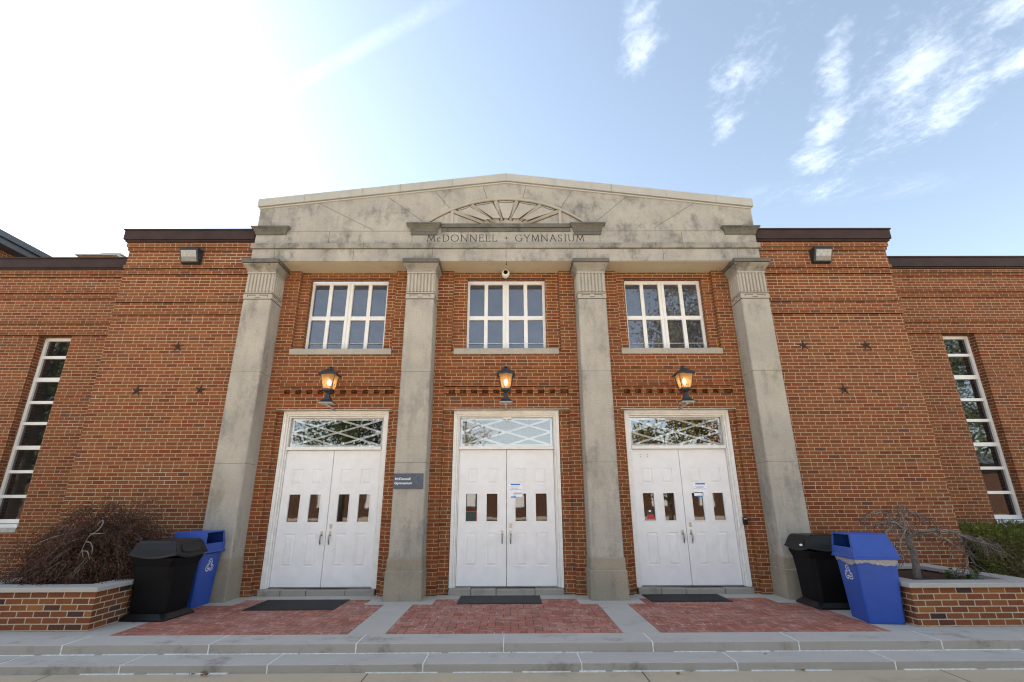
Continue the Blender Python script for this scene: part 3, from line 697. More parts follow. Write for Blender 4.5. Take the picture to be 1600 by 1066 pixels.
for sx in (-1, 1):
    for (xa_, za_), (xb_, zb_) in ribs:
        a = Vector((sx*xa_, 0, za_)); b_ = Vector((sx*xb_, 0, zb_)); d = (b_-a).normalized(); n = Vector((-d.z, 0, d.x))
        ring = lambda p, hw, dep: [p+n*hw+Vector((0, YF-.001, 0)), p+Vector((0, YF-dep, 0)), p-n*hw+Vector((0, YF-.001, 0))]
        fn.loft([ring(a, .026, .060), ring(b_, .036, .034)])
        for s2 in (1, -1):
            fn.add([a+n*s2*.032+Vector((0, YF-.0013, 0)), b_+n*s2*.044+Vector((0, YF-.0013, 0)), b_+n*s2*.066+Vector((0, YF-.0013, 0)), a+n*s2*.050+Vector((0, YF-.0013, 0))], [(0, 1, 2, 3)], 1)  # painted shade: dark strips beside each rib
# petals: shallow scalloped wedges between the ribs
ray = [(-1.09, 7.355, -.47, 7.075), (-.72, 7.505, -.30, 7.125), (-.225, 7.60, -.085, 7.125), (.225, 7.60, .085, 7.125), (.72, 7.505, .30, 7.125), (1.09, 7.355, .47, 7.075)]
for (x0, z0, a0, b0), (x1, z1, a1, b1) in zip(ray[:-1], ray[1:]):
    top = []
    for k in range(7):
        t_ = .12+.76*k/6; x = x0+(x1-x0)*t_; z = z0+(z1-z0)*t_; sag = .055*math.sin(math.pi*t_)
        zz = min(arc(x, Rr)-.085, z+.03+.0*sag); top.append((x, YF-.004, zz-sag*.6))
    bot = [(a0+(a1-a0)*t_, YF-.055, b0+.03+(b1-b0)*t_) for t_ in (.85, .15)]
    fn.add(top+bot, [tuple(range(len(top)+2))], 0)
    for k in range(6): fn.add([top[k], top[k+1], (top[k+1][0], YF-.0062, top[k+1][2]+.012), (top[k][0], YF-.0062, top[k][2]+.012)], [(0, 1, 2, 3)], 1)  # shade line painted along each scalloped edge
fn.build('sunburst_relief', ['stone_clean', 'carving_shade_dirt'], ent)

# carved lettering, its shade and dirt drawn as dark strokes with serifs on a unit cap height
GL = {
 'M': (1.08, [[(.10, 0), (.20, 1), (.54, .12), (.88, 1), (.98, 0)]], [(.02, 0, .18), (.90, 0, .18), (.12, 1, .12), (.85, 1, .12)]),
 'D': (.86, [[(.14, 0), (.14, 1)], [(.14, 1), (.42, 1), (.62, .93), (.76, .76), (.80, .5), (.76, .24), (.62, .07), (.42, 0), (.14, 0)]], [(.04, 0, .14), (.04, 1, .14)]),
 'O': (1.05, [[(.52+.46*math.cos(a*math.pi/9), .5+.51*math.sin(a*math.pi/9)) for a in range(19)]], []),
 'N': (.98, [[(.14, 0), (.14, 1), (.84, 0), (.84, 1)]], [(.05, 0, .18), (.04, 1, .10), (.75, 1, .18)]),
 'E': (.66, [[(.14, 0), (.14, 1)], [(.14, 1), (.58, 1), (.58, .90)], [(.14, .54), (.50, .54), (.50, .60)], [(.14, 0), (.60, 0), (.60, .11)]], [(.04, 0, .1), (.04, 1, .1)]),
 'L': (.66, [[(.14, 1), (.14, 0), (.60, 0), (.62, .13)]], [(.05, 1, .18), (.04, 0, .1)]),
 'G': (.98, [[(.86, .80), (.72, .95), (.50, 1.01), (.26, .93), (.10, .72), (.06, .5), (.10, .26), (.26, .07), (.50, -.01), (.74, .05), (.86, .16), (.86, .44)]], [(.74, .44, .22)]),
 'Y': (.84, [[(.08, 1), (.43, .48), (.78, 1)], [(.43, .48), (.43, 0)]], [(0, 1, .18), (.68, 1, .18), (.34, 0, .18)]),
 'A': (.92, [[(.10, 0), (.46, 1), (.82, 0)], [(.24, .36), (.68, .36)]], [(.02, 0, .18), (.73, 0, .18)]),
 'S': (.66, [[(.54, .84), (.44, .97), (.30, 1), (.16, .92), (.12, .76), (.22, .60), (.42, .46), (.54, .32), (.54, .16), (.42, .02), (.28, -.01), (.14, .06), (.10, .2)]], []),
 'I': (.36, [[(.18, 0), (.18, 1)]], [(.09, 0, .18), (.09, 1, .18)]),
 'U': (.92, [[(.14, 1), (.14, .32), (.24, .08), (.46, -.01), (.68, .08), (.78, .32), (.78, 1)]], [(.05, 1, .18), (.69, 1, .18)]),
 'c': (.52, [[(.44, .46), (.34, .57), (.22, .56), (.10, .44), (.08, .27), (.14, .09), (.28, 0), (.42, .07)]], []),
 '+': (.6, [[(.3, .22), (.3, .78)], [(.02, .5), (.58, .5)]], [])}
lt = None
def stroke(p, q, th, Y):
    a = Vector((p[0], Y, p[1])); b_ = Vector((q[0], Y, q[1])); d = (b_-a)
    if d.length < 1e-6: return
    d.normalize(); n = Vector((-d.z, 0, d.x))*th*.5; e = d*th*.35
    lt.add([a-n-e, b_-n+e, b_+n+e, a+n-e], [(0, 1, 2, 3)])
def word(chars, x0, x1, z0, h, Y):
    gap = .17
    tot = sum(GL[c][0]+gap for c in chars)-gap; k = (x1-x0)/tot; x = x0
    global lt
    for c in chars:
        lt = MB(); wd, lines, ser = GL[c]
        for ln in lines:
            for p, q in zip(ln[:-1], ln[1:]):
                th = .0165 if abs(p[1]-q[1]) > abs(p[0]-q[0])*.8 else .0115
                stroke((x+p[0]*k, z0+p[1]*h), (x+q[0]*k, z0+q[1]*h), th, Y)
        for sx_, sz_, sw in ser: stroke((x+sx_*k, z0+sz_*h), (x+(sx_+sw)*k, z0+sz_*h), .009, Y)
        lt.build('carved_letter' if c != '+' else 'carved_cross', 'carving_shade_dirt', ent)
        x += (wd+gap)*k
word('McDONNELL', -1.635, -.185, 6.641, .152, YF-.0016)
word('GYMNASIUM', .185, 1.615, 6.641, .152, YF-.0017)
word('+', -.038, .052, 6.672, .09, YF-.0018)

# upper windows
for cx in CX:
    Y = 9.70; f = MB()
    xs = [(-.772, -.462), (-.388, -.078), (.055, .368), (.445, .762)]; zs = [(4.515, 5.148), (5.232, 5.955)]
    f.plate(cx-.817, cx+.817, 4.447, 6.012, Y, [(cx+a, cx+b_, c, d, .045) for a, b_ in xs for c, d in zs])
    f.box(cx-.075, cx-.0145, Y-.014, Y+.01, 4.46, 6.0); f.box(cx-.009, cx+.05, Y-.014, Y+.01, 4.46, 6.0)
    for a, b_ in xs: f.box(cx+a-.006, cx+b_+.006, Y+.012, Y+.035, 4.63, 4.638, 0)
    wn_ = f.build('window', 'white_alu', gym, .003)
    p = MB(); p.add([(cx-.8, Y+.04, 4.48), (cx+.8, Y+.04, 4.48), (cx+.8, Y+.04, 5.99), (cx-.8, Y+.04, 5.99)], [(0, 1, 2, 3)]); p.build('pane', 'glass_blue', wn_)
    hw = 1.05 if cx == 0 else 1.012
    s_ = MB(); s_.box(cx-hw, cx+hw, YA-.035, YB-.004, 4.328, 4.4465); s_.box(cx-.80, cx+.80, YB-.004, Y-.002, 4.40, 4.446)
    s_.build('sill', 'stone_clean', wn_, .006)
    h_ = MB(); h_.box(cx-.86, cx+.86, YB-.006, Y-.003, 6.0215, 6.036); h_.build('window_lintel', 'rust_iron', wn_)

# doors
def door_set(cx, k):
    f = MB(); Y = 9.60
    # frame: outer casing, stepped jamb and head, transom bar
    for sx in (-1, 1):
        xo, xi = cx+sx*1.018, cx+sx*.955
        f.box(min(xo, xi), max(xo, xi), Y, 9.80, .095, 3.224)
        xo, xi = cx+sx*.955, cx+sx*.925; f.box(min(xo, xi), max(xo, xi), Y+.035, 9.80, .095, 3.16)
        xo, xi = cx+sx*.925, cx+sx*.905; f.box(min(xo, xi), max(xo, xi), Y+.075, 9.80, .095, 3.13)
    f.box(cx-.955, cx+.955, Y, 9.80, 3.16, 3.224); f.box(cx-.925, cx+.925, Y+.035, 9.80, 3.13, 3.16)
    f.box(cx-.905, cx+.905, Y+.05, 9.80, 2.49, 2.553); f.box(cx-.905, cx+.905, Y+.075, 9.80, 3.105, 3.13)
    fr = f.build('door_frame', 'white_trim', gym, .004)
    t_ = MB(); ps = [(-1.012, .0, .1), (-.62, .012, .092), (-.18, .022, .085), (.5, .008, .095), (1.012, .0, .1)]
    for (a, d0, z0), (b_, d1, z1) in zip(ps[:-1], ps[1:]):
        t_.box(cx+a+.003, cx+b_-.003, 9.505+d0, 9.86, -.02, z0-.004)
    t_.build('threshold', 'threshold', fr, .014, 3)
    t_ = MB(); t_.box(cx-.9, cx+.9, 9.66, 9.80, .098, .108); t_.build('metal_saddle', 'steel', fr)
    g_ = MB(); g_.add([(cx-.904, 9.742, 2.554), (cx+.904, 9.742, 2.554), (cx+.904, 9.742, 3.104), (cx-.904, 9.742, 3.104)], [(0, 1, 2, 3)]); g_.build('transom_pane', 'glass_clear', fr)
    l = MB()                                                     # white diamond lattice fixed behind the glass
    x0, x1, z0, z1 = cx-.885, cx+.885, 2.575, 3.085; xm = cx; zm = (z0+z1)/2
    l.box(x0, x1, 9.765, 9.785, z0-.02, z0+.022); l.box(x0, x1, 9.765, 9.785, z1-.022, z1+.02)
    l.box(x0-.019, x0+.03, 9.7655, 9.7845, z0, z1); l.box(x1-.03, x1+.019, 9.7655, 9.7845, z0, z1)
    segs = [((x0, zm), (xm, z1)), ((x0, z0), (x1, z1)), ((xm, z0), (x1, zm)), ((x0, z1), (x1, z0)), ((x0, zm), (xm, z0)), ((xm, z1), (x1, zm))]
    for i, (p, q) in enumerate(segs):
        a = Vector((p[0], 0, p[1])); b_ = Vector((q[0], 0, q[1])); d = (b_-a).normalized(); n = Vector((-d.z, 0, d.x))*.017
        ya, yb = (9.766, 9.774) if i < 3 else (9.7745, 9.783)
        l.loft([[v+n+Vector((0, ya, 0)), v-n+Vector((0, ya, 0)), v-n+Vector((0, yb, 0)), v+n+Vector((0, yb, 0))] for v in (a, b_)])
    l.build('lattice', 'white_paint', fr)
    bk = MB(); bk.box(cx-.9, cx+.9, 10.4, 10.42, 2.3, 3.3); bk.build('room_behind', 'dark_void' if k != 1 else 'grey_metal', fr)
    for sx in (-1, 1):
        a, b_ = (cx-.901, cx-.0045) if sx < 0 else (cx+.0045, cx+.901)
        YL = 9.715; m = MB(); ctr = (a+b_)/2
        pz = [(1.86, 2.135, 0), (1.195, 1.68, 1), (.44, .993, 0)]
        px_ = [(ctr-.30, ctr-.095), (ctr+.085, ctr+.285)]
        if sx > 0: px_ = [(ctr-.285, ctr-.085), (ctr+.095, ctr+.30)]
        holes = []
        for (c, d, win) in pz:
            for (e0, e1) in px_: holes.append((e0, e1, c, d, .03 if win else .012, not win))
        m.plate(a, b_, .112, 2.484, YL, holes, .045)
        for (c, d, win) in pz:
            for (e0, e1) in px_:
                if not win:
                    r0 = [(e0+.018, YL+.0121, c+.018), (e1-.018, YL+.0121, c+.018), (e1-.018, YL+.0121, d-.018), (e0+.018, YL+.0121, d-.018)]
                    r1 = [(e0+.045, YL+.002, c+.045), (e1-.045, YL+.002, c+.045), (e1-.045, YL+.002, d-.045), (e0+.045, YL+.002, d-.045)]
                    m.loft([r0, r1], 0, False, True)
                else:
                    for (u0, u1, v0, v1) in ((e0-.016, e1+.016, c-.018, c), (e0-.016, e1+.016, d, d+.014), (e0-.016, e0, c, d), (e1, e1+.016, c, d)):
                        m.box(u0, u1, YL-.006, YL+.002, v0, v1)
        dr = m.build('door', 'white_paint', gym, .002)
        p = MB()
        for (e0, e1) in px_: p.add([(e0-.005, YL+.026, 1.19), (e1+.005, YL+.026, 1.19), (e1+.005, YL+.026, 1.685), (e0-.005, YL+.026, 1.685)], [(0, 1, 2, 3)])
        p.build('pane', 'glass_door', dr)
        hx = cx+sx*.078
        h = MB(); h.box(hx-.020, hx+.020, YL-.012, YL+.001, .955, 1.035)
        h.tube([(hx, YL-.01, .975), (hx, YL-.045, .968), (hx, YL-.058, .93), (hx, YL-.052, .87), (hx, YL-.035, .825), (hx, YL-.03, .81)], [.011, .012, .013, .012, .011, .009], 10)
        h.build('handle', 'steel', dr)
        if sx > 0:
            h = MB(); h.box(hx-.022, hx+.022, YL-.010, YL+.001, 1.085, 1.160); h.lathe((hx, YL-.01, 1.125), [(.013, 0), (.012, -.008)], 14, 0, 'y'); h.build('lock', 'steel', dr)
        if k == 2 and sx < 0:
            h = MB(); e0, e1 = px_[0]; h.box(e0+.05, e1-.02, YL+.018, YL+.022, 1.22, 1.30, 0); h.box(e0+.045, e1-.035, YL+.018, YL+.022, 1.301, 1.385, 1)
            h.box(e0+.09, e0+.13, YL+.0165, YL+.02, 1.345, 1.375, 2); h.build('window_sticker', ['red_decal', 'green_decal', 'paper'], dr)
            for hx_, hz_ in ((.16, 2.39), (.30, 2.39), (.16, 2.345), (.30, 2.345)):
                h = MB(); h.box(a+hx_-.006, a+hx_+.006, YL-.0015, YL+.01, hz_-.006, hz_+.006); h.build('screw_hole', 'carving_shade_dirt', dr)
        if k == 1 and sx < 0:
            h = MB(); e0, e1 = px_[0]; h.box(e0+.002, e1-.012, YL+.018, YL+.022, 1.20, 1.36, 0); h.box(e0+.002, e1-.012, YL+.017, YL+.022, 1.361, 1.376, 1); h.box(e1-.0118, e1-.002, YL+.018, YL+.022, 1.20, 1.376, 1)
            h.build('window_sticker', ['green_decal', 'red_decal'], dr)
for k, cx in enumerate(CX): door_set(cx, k)
ec = MB(); ec.box(-.075, .10, 9.69, 9.74, 3.075, 3.108); ec.box(.005, .03, 9.69, 9.73, 3.035, 3.075); ec.build('door_sensor', 'white_trim', gym)

# ================================================================== THINGS ON THE FACADE
def lantern(cx, label):
    r = thing('wall_lantern', label, 'lantern', (cx, YA, 3.25), 0, 'lit lanterns over the doors', True)
    y = -.42
    def sq(h, z, yy=y): return [(-h, yy-h, z), (h, yy-h, z), (h, yy+h, z), (-h, yy+h, z)]
    m = MB(); m.tube([(0, y+.02, -.005), (0, -.2, -.015), (0, .03, -.03)], .017, 10); m.box(-.02, .02, y-.03, y+.05, -.012, .018)
    m.build('arm', 'grey_metal', r)
    m = MB(); m.loft([sq(.120, .012), sq(.120, .028)]); m.build('base_plate', 'grey_metal', r, .003)
    m = MB(); m.loft([sq(.122, .029), sq(.122, .040), sq(.100, .052), sq(.066, .085), sq(.043, .13), (sq(.030, .185)), sq(.026, .205), sq(.035, .212), sq(.064, .240), sq(.084, .252), sq(.088, .272)])
    m.build('pedestal', 'black_metal', r)
    m = MB()
    m.loft([sq(.163, .545), sq(.168, .552), sq(.168, .562), sq(.150, .580), sq(.085, .635), sq(.035, .668), sq(.032, .678)])
    m.lathe((0, y, 0), [(.020, .676), (.018, .690), (.042, .694), (.044, .706), (.036, .716), (.012, .722)], 16)
    m.build('roof', 'black_metal', r, .002)
    m = MB()
    for sx in (-1, 1):
        for sy in (-1, 1):
            m.tube([(sx*.083, y+sy*.083, .268), (sx*.133, y+sy*.133, .55)], .0085, 6, 0, False)
    m.loft([sq(.083, .2725), sq(.084, .285)]); m.build('cage', 'black_metal', r)
    m = MB()
    b0, b1 = sq(.078, .2855), sq(.127, .548)
    for i in range(4): m.add([b0[i], b0[(i+1) % 4], b1[(i+1) % 4], b1[i]], [(0, 1, 2, 3)])
    m.build('glass', 'amber_glass', r)
    m = MB(); m.lathe((0, y, .34), [(.011, -.05), (.012, 0)], 12); m.build('bulb_socket', 'paper', r)
    m = MB(); m.lathe((0, y, .352), [(.010, 0), (.022, .02), (.031, .05), (.030, .075), (.020, .1), (.004, .118)], 16); m.build('bulb', 'bulb', r)
    ld = bpy.data.lights.new('lantern_light', 'POINT'); ld.energy = .9; ld.color = (1.0, .66, .33); ld.shadow_soft_size = .03
    lo = bpy.data.objects.new('lantern_light', ld); COL.objects.link(lo); lo.parent = r; lo.location = (0, y, .415)
    return r
L0 = lantern(CX[0]+.0, 'lit black lantern over the left double door, beside the sign column')
dup(L0, (-.005, YA, 3.25), 0, 'lit black lantern over the middle double door, below the security camera')
dup(L0, (CX[2]+.03, YA, 3.25), 0, 'lit black lantern over the right double door, nearest the card reader')

def floodlight(x, label):
    r = thing('floodlight', label, 'floodlight', (x, YW, 6.34), 0, 'floodlights under the roof fascia', True)
    m = MB(); m.prism([(0, -.14), (0, .15), (-.20, .145), (-.205, .12), (-.10, -.13)], -.185, .185, 0, 'x'); m.box(-.195, .195, -.215, .0, .146, .158)
    m.box(.186, .20, -.12, -.03, -.06, .08)
    m.build('housing', 'black_metal', r, .006)
    m = MB()
    n_ = Vector((0, -.22, -.09)).normalized()
    def at(s_, u): # on the sloped face
        a = Vector((0, -.204, .118)); b_ = Vector((0, -.102, -.128)); p = a+(b_-a)*u; return (s_, p.y-.006, p.z-.003)
    m.add([at(-.155, .08), at(.155, .08), at(.155, .58), at(-.155, .58)], [(0, 1, 2, 3)], 0)
    m.add([at(-.155, .59), at(.155, .59), at(.155, .93), at(-.155, .93)], [(0, 1, 2, 3)], 1)
    m.build('lens', ['flood_lens', 'flood_lens_low'], r)
    return r
floodlight(-6.47, 'grey boxy floodlight under the left brown fascia, above the left stars')
f2 = floodlight(6.52, 'grey boxy floodlight under the right brown fascia, above the right stars')

r = thing('security_camera', 'round white security camera over the middle upper window', 'camera', (-.012, YA, 6.07), 0, None, True)
m = MB(); m.box(-.03, .03, -.02, .11, -.04, .06); m.lathe((0, -.06, 0), [(.078, .05), (.084, .03), (.084, -.03), (.070, -.062), (.052, -.07)], 24, 0, 'y'); m.build('housing', 'white_case', r)
m = MB(); m.lathe((0, -.131, 0), [(.048, .004), (.046, -.004), (.025, -.012), (.004, -.014)], 20, 0, 'y'); m.build('lens', 'dark_void', r)
hk = MB(); hk.tube([(.005, 9.045, 6.17), (.005, 9.045, 6.12)], .006, 6); hk.lathe((.005, 9.045, 6.105), [(.003, -.02), (.014, -.008), (.014, .006), (.004, .016)], 10)
tag(hk.build('eye_hook', 'rust_iron'), 'small dark iron hook hanging from the stone lintel above the security camera', 'hook')

# sign on the second column
r = thing('sign', 'slate blue sign reading McDonnell Gymnasium on the column left of the middle door', 'sign', (-1.71, 9.025, 1.885))
m = MB(); m.box(-1.97, -1.455, 9.000, 9.026, 1.757, 2.012); m.build('board', 'sign_blue', r, .003)
m = MB(); text_mesh(m, 'McDonnell', .057, -1.944, 1.903, 8.9985, 0, 'LEFT', .268, bold=.0009); m.build('lettering', 'white_letter', r); m = MB(); text_mesh(m, 'Gymnasium', .057, -1.948, 1.832, 8.9985, 0, 'LEFT', .306, bold=.0009); m.build('lettering', 'white_letter', r)
m = MB(); cxx, czz = -1.53, 1.90
def em(pts, th):
    for (p, q) in zip(pts[:-1], pts[1:]):
        a = Vector((cxx+p[0], 8.9986, czz+p[1])); b_ = Vector((cxx+q[0], 8.9986, czz+q[1])); d = (b_-a).normalized(); n = Vector((-d.z, 0, d.x))*th
        m.add([a-n, b_-n, b_+n, a+n], [(0, 1, 2, 3)])
em([(.075*math.cos(R(a)), .085*math.sin(R(a))) for a in range(20, 205, 12)], .002)
em([(.07, .03), (.055, .045), (.035, .025), (.052, .01), (.062, -.03), (.056, -.06), (.07, -.07)], .0022)
for o_ in (0, .016, .032): em([(-.07+o_, -.01-o_*.3), (-.05+o_, -.04), (-.02+o_, -.065), (-.005+o_, -.10)], .0015)
em([(-.04, .06), (-.01, .075), (.03, .07), (.055, .05)], .0016)
m.build('emblem', 'sign_line', r)

# card reader
m = MB(); m.box(4.295, 4.385, 9.535, 9.5695, 1.12, 1.25)
rd = thing('card_reader', 'small black card reader on the brick beside the right door', 'card reader', (4.34, 9.57, 1.19))
m.build('case', 'black_plastic', rd, .012); m = MB(); m.box(4.31, 4.37, 9.531, 9.536, 1.215, 1.235, 0); m.build('keypad_strip', 'grey_metal', rd)

# star anchor plates
def star(x, z, tilt, label):
    r = thing('star_plate', label, 'wall star', (x, YW, z), 0, 'iron stars on the brick walls', True)
    m = MB(); pts = []
    for k in range(10):
        a = math.pi/2+k*math.pi/5+tilt; rr = .125 if k % 2 == 0 else .040; pts.append((rr*math.cos(a), -.006, rr*math.sin(a)))
    n = len(pts); m.add(pts+[(0, -.040, 0)], [(i, (i+1) % n, n) for i in range(n)]); bk = [(p[0], .002, p[2]) for p in pts]
    m.add(pts+bk, [(i, i+n, (i+1) % n+n, (i+1) % n) for i in range(n)]); m.build('star', 'rust_iron', r)
    m = MB(); m.lathe((0, -.038, 0), [(.016, .01), (.016, -.006), (.009, -.012)], 6, 0, 'y'); m.build('bolt', 'rust_iron', r); return r
star(-6.40, 4.435, .05, 'upper of the three iron stars left of the portico')
star(-6.995, 3.565, -.1, 'lower iron star nearest the left wing window')
star(-5.80, 3.575, -.12, 'lower iron star beside the left end column')
star(5.84, 4.43, .15, 'upper iron star beside the right end column')
star(7.075, 4.43, .15, 'upper iron star nearest the right wing window')
star(6.445, 3.55, .08, 'lowest of the three iron stars right of the portico')

# paper notices taped to the doors
def notice(x, z, label):
    r = thing('paper_notice', label, 'notice', (x, 9.712, z), 0, 'paper notices taped to the doors', True)
    m = MB(); m.box(-.132, .132, -.003, -.0005, -.112, .112); m.build('sheet', 'paper', r)
    m = MB(); m.box(-.09, .09, -.0055, -.0032, .096, .122); m.build('tape', 'blue_tape', r)
    m = MB(); m.box(-.085, .01, -.0055, -.0032, -.128, -.105) ; m.build('tape', 'blue_tape', r)
    m = MB()
    for i, (a, b_) in enumerate(((-.10, .075), (-.08, .055), (-.115, .11))): m.box(a, b_, -.0042, -.0031, .060-i*.024, .067-i*.024)
    m.build('printed_lines', 'grey_ink', r); return r
notice(.170, 1.735, 'white notice with blue tape on the middle double door')
notice(3.31+.345, 1.735, 'white notice with blue tape on the right double door')

# rubber mats
def floormat(x0, x1, y0, y1, label):
    r = thing('door_mat', label, 'door mat', ((x0+x1)/2, (y0+y1)/2, .001), 0, 'black mats at the doors')
    m = MB(); m.box(x0+.03, x1-.03, y0+.03, y1-.03, .001, .012)
    n = int((x1-x0)/.03)
    for k in range(n): m.box(x0+.035+k*(x1-x0-.07)/n, x0+.047+k*(x1-x0-.07)/n, y0+.035, y1-.035, .012, .0155)
    m.build('ribbed_pad', 'rubber', r)
    m = MB()
    for a, b_, c, d in ((x0, x1, y0, y0+.029), (x0, x1, y1-.029, y1), (x0, x0+.029, y0+.0291, y1-.0291), (x1-.029, x1, y0+.0291, y1-.0291)): m.box(a, b_, c, d, .001, .0105)
    m.build('border', 'rubber', r, .004)
floormat(-3.94, -2.58, 8.30, 9.12, 'black rubber mat in front of the left double door')
floormat(-.78, .57, 8.70, 9.41, 'black rubber mat in front of the middle double door')
floormat(2.33, 3.63, 8.80, 9.45, 'black rubber mat in front of the right double door')

# ================================================================== BINS
def rrect(hx, hy, z, c, cx=0, cy=0):
    p = []
    for sx, sy, a0 in ((1, -1, -90), (1, 1, 0), (-1, 1, 90), (-1, -1, 180)):
        for k in range(4):
            a = R(a0+k*30); p.append((cx+sx*(hx-c)+c*math.cos(a), cy+sy*(hy-c)+c*math.sin(a), z))
    return p
def recycle(mb, Y, cz, s, mi=0):
    # three folded chasing arrows drawn as outlines on a face that looks towards -y
    def ln(pts, th):
        for p, q in zip(pts, pts[1:]+pts[:1]):
            a = Vector((p[0], Y, p[1])); b_ = Vector((q[0], Y, q[1])); d = b_-a
            if d.length < 1e-5: continue
            d.normalize(); n = Vector((-d.z, 0, d.x))*th/2; e = d*th*.4
            mb.add([a-n-e, b_-n+e, b_+n+e, a+n-e], [(0, 1, 2, 3)], mi)
    def rt(th): return min(1.0, .66/max(math.cos(th-R(q_)) for q_ in (30, 150, 270)))
    for k in range(3):
        a0 = 90+120*k-52; outer = []; inner = []
        for i in range(8):
            th = R(a0+i*11.5); ro = rt(th); outer.append((ro*math.cos(th), ro*math.sin(th))); inner.append(((ro-.36)*math.cos(th), (ro-.36)*math.sin(th)))
        te = R(a0+7*11.5); tt = R(a0+7*11.5+20); rm = rt(te)-.18
        head = [((rm+.32)*math.cos(te), (rm+.32)*math.sin(te)), ((rt(tt)-.2)*math.cos(tt), (rt(tt)-.2)*math.sin(tt)), ((rm-.30)*math.cos(te), (rm-.30)*math.sin(te))]
        ln([(x*s, cz+z*s) for x, z in outer+head+inner[::-1]], s*.10)
def blue_bin(loc, rz, label, opening_left, liner, hx=.25, hy=.265):
    # square tapering can, hood lid with one big opening; opening looks towards -y of the thing
    r = thing('recycling_bin', label, 'recycling bin', loc, rz, 'blue recycling bins', True)
    m = MB(); m.loft([rrect(hx*.86, hy*.86, .0, .03), rrect(hx*.87, hy*.87, .02, .035), rrect(hx*1.02, hy*1.02, .72, .04), rrect(hx*1.02, hy*1.02, .76, .04)], 0, True, True)
    m.build('body', 'blue_plastic', r)
    m = MB()
    R0 = rrect(hx*1.20, hy*1.20, .775, .045); R1 = rrect(hx*1.20, hy*1.20, .80, .045); R2 = rrect(hx*1.13, hy*1.15, .805, .04); R3 = rrect(hx*1.12, hy*1.14, .842, .04)
    m.loft([R0, R1, R2, R3], 0, True, False)
    ax, ay, bx, by, z0, z1, cy_ = hx*1.10, hy*1.12, hx*.92, hy*1.02, .842, 1.095, 0
    # hood: two sides, back and top closed; front with a big rectangular opening
    A = [(-ax, -ay, z0), (ax, -ay, z0), (ax, ay, z0), (-ax, ay, z0)]; B = [(-bx, -ay*.93, z1), (bx, -ay*.93, z1), (bx, by*.80, z1), (-bx, by*.80, z1)]
    m.add(A+B, [(1, 2, 6, 5), (2, 3, 7, 6), (3, 0, 4, 7), (4, 5, 6, 7)])
    Pt = lambda u, v: Vector(A[0]).lerp(Vector(A[1]), u).lerp(Vector(B[0]).lerp(Vector(B[1]), u), v)
    u0, u1, v0, v1 = .08, .92, .30, .93
    for q in (((0, 0), (1, 0), (u1, v0), (u0, v0)), ((1, 0), (1, 1), (u1, v1), (u1, v0)), ((1, 1), (0, 1), (u0, v1), (u1, v1)), ((0, 1), (0, 0), (u0, v0), (u0, v1))):
        m.add([Pt(*c) for c in q], [(0, 1, 2, 3)])
    q = [Pt(u0, v0), Pt(u1, v0), Pt(u1, v1), Pt(u0, v1)]; m.add(q+[v+Vector((0, .012, 0)) for v in q], [(0, 1, 5, 4), (1, 2, 6, 5), (2, 3, 7, 6), (3, 0, 4, 7)])
    m.build('hood', 'blue_plastic', r, .006)
    m = MB(); q2 = [v+Vector((0, .0, 0)) for v in q]
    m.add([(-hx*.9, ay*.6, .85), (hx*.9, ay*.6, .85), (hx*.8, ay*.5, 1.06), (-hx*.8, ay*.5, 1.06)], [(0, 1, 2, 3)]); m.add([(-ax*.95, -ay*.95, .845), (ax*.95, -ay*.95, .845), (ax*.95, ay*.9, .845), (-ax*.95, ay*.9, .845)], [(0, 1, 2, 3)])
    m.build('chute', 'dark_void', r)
    m = MB(); y_ = -hy*.99; recycle(m, 0, 0, .104)
    k = (hy*1.02-hy*.87)/.70
    m.v = [(v[0], -(hy*.87+k*(.575+v[2]-.02))-.0025, .575+v[2]) for v in m.v]
    m.build('recycling_symbol', 'white_letter', r)
    if liner:
        m = MB(); rings = []
        base = rrect(hx*1.075, hy*1.075, 0, .05); n = len(base)
        dense = []
        for i in range(n):
            a, b_ = Vector(base[i]), Vector(base[(i+1) % n]); ns = max(1, int((b_-a).length/.03))
            for k2 in range(ns): dense.append(a.lerp(b_, k2/ns))
        top, mid, bot = [], [], []
        for i, p in enumerate(dense):
            o_ = 1+random.uniform(-.012, .014); top.append((p.x, p.y, .778)); mid.append((p.x*o_, p.y*o_, .745+random.uniform(-.006, .006))); o2 = .985+random.uniform(-.01, .02)
            bot.append((p.x*o2, p.y*o2, .715+.018*math.sin(i*.35)+random.uniform(-.008, .008)))
        m.loft([top, mid, bot], 0, False, False, True); m.build('bin_liner', 'bag_plastic', r)
    return r
blue_bin((5.005, 7.47, 0), R(-90-7), 'blue recycling bin with plastic liner showing under its lid, right of the doors', True, True, .27, .255)
blue_bin((-5.03, 8.72, 0), R(90-2), 'blue recycling bin without liner, standing left of the doors', False, False, .26, .27)

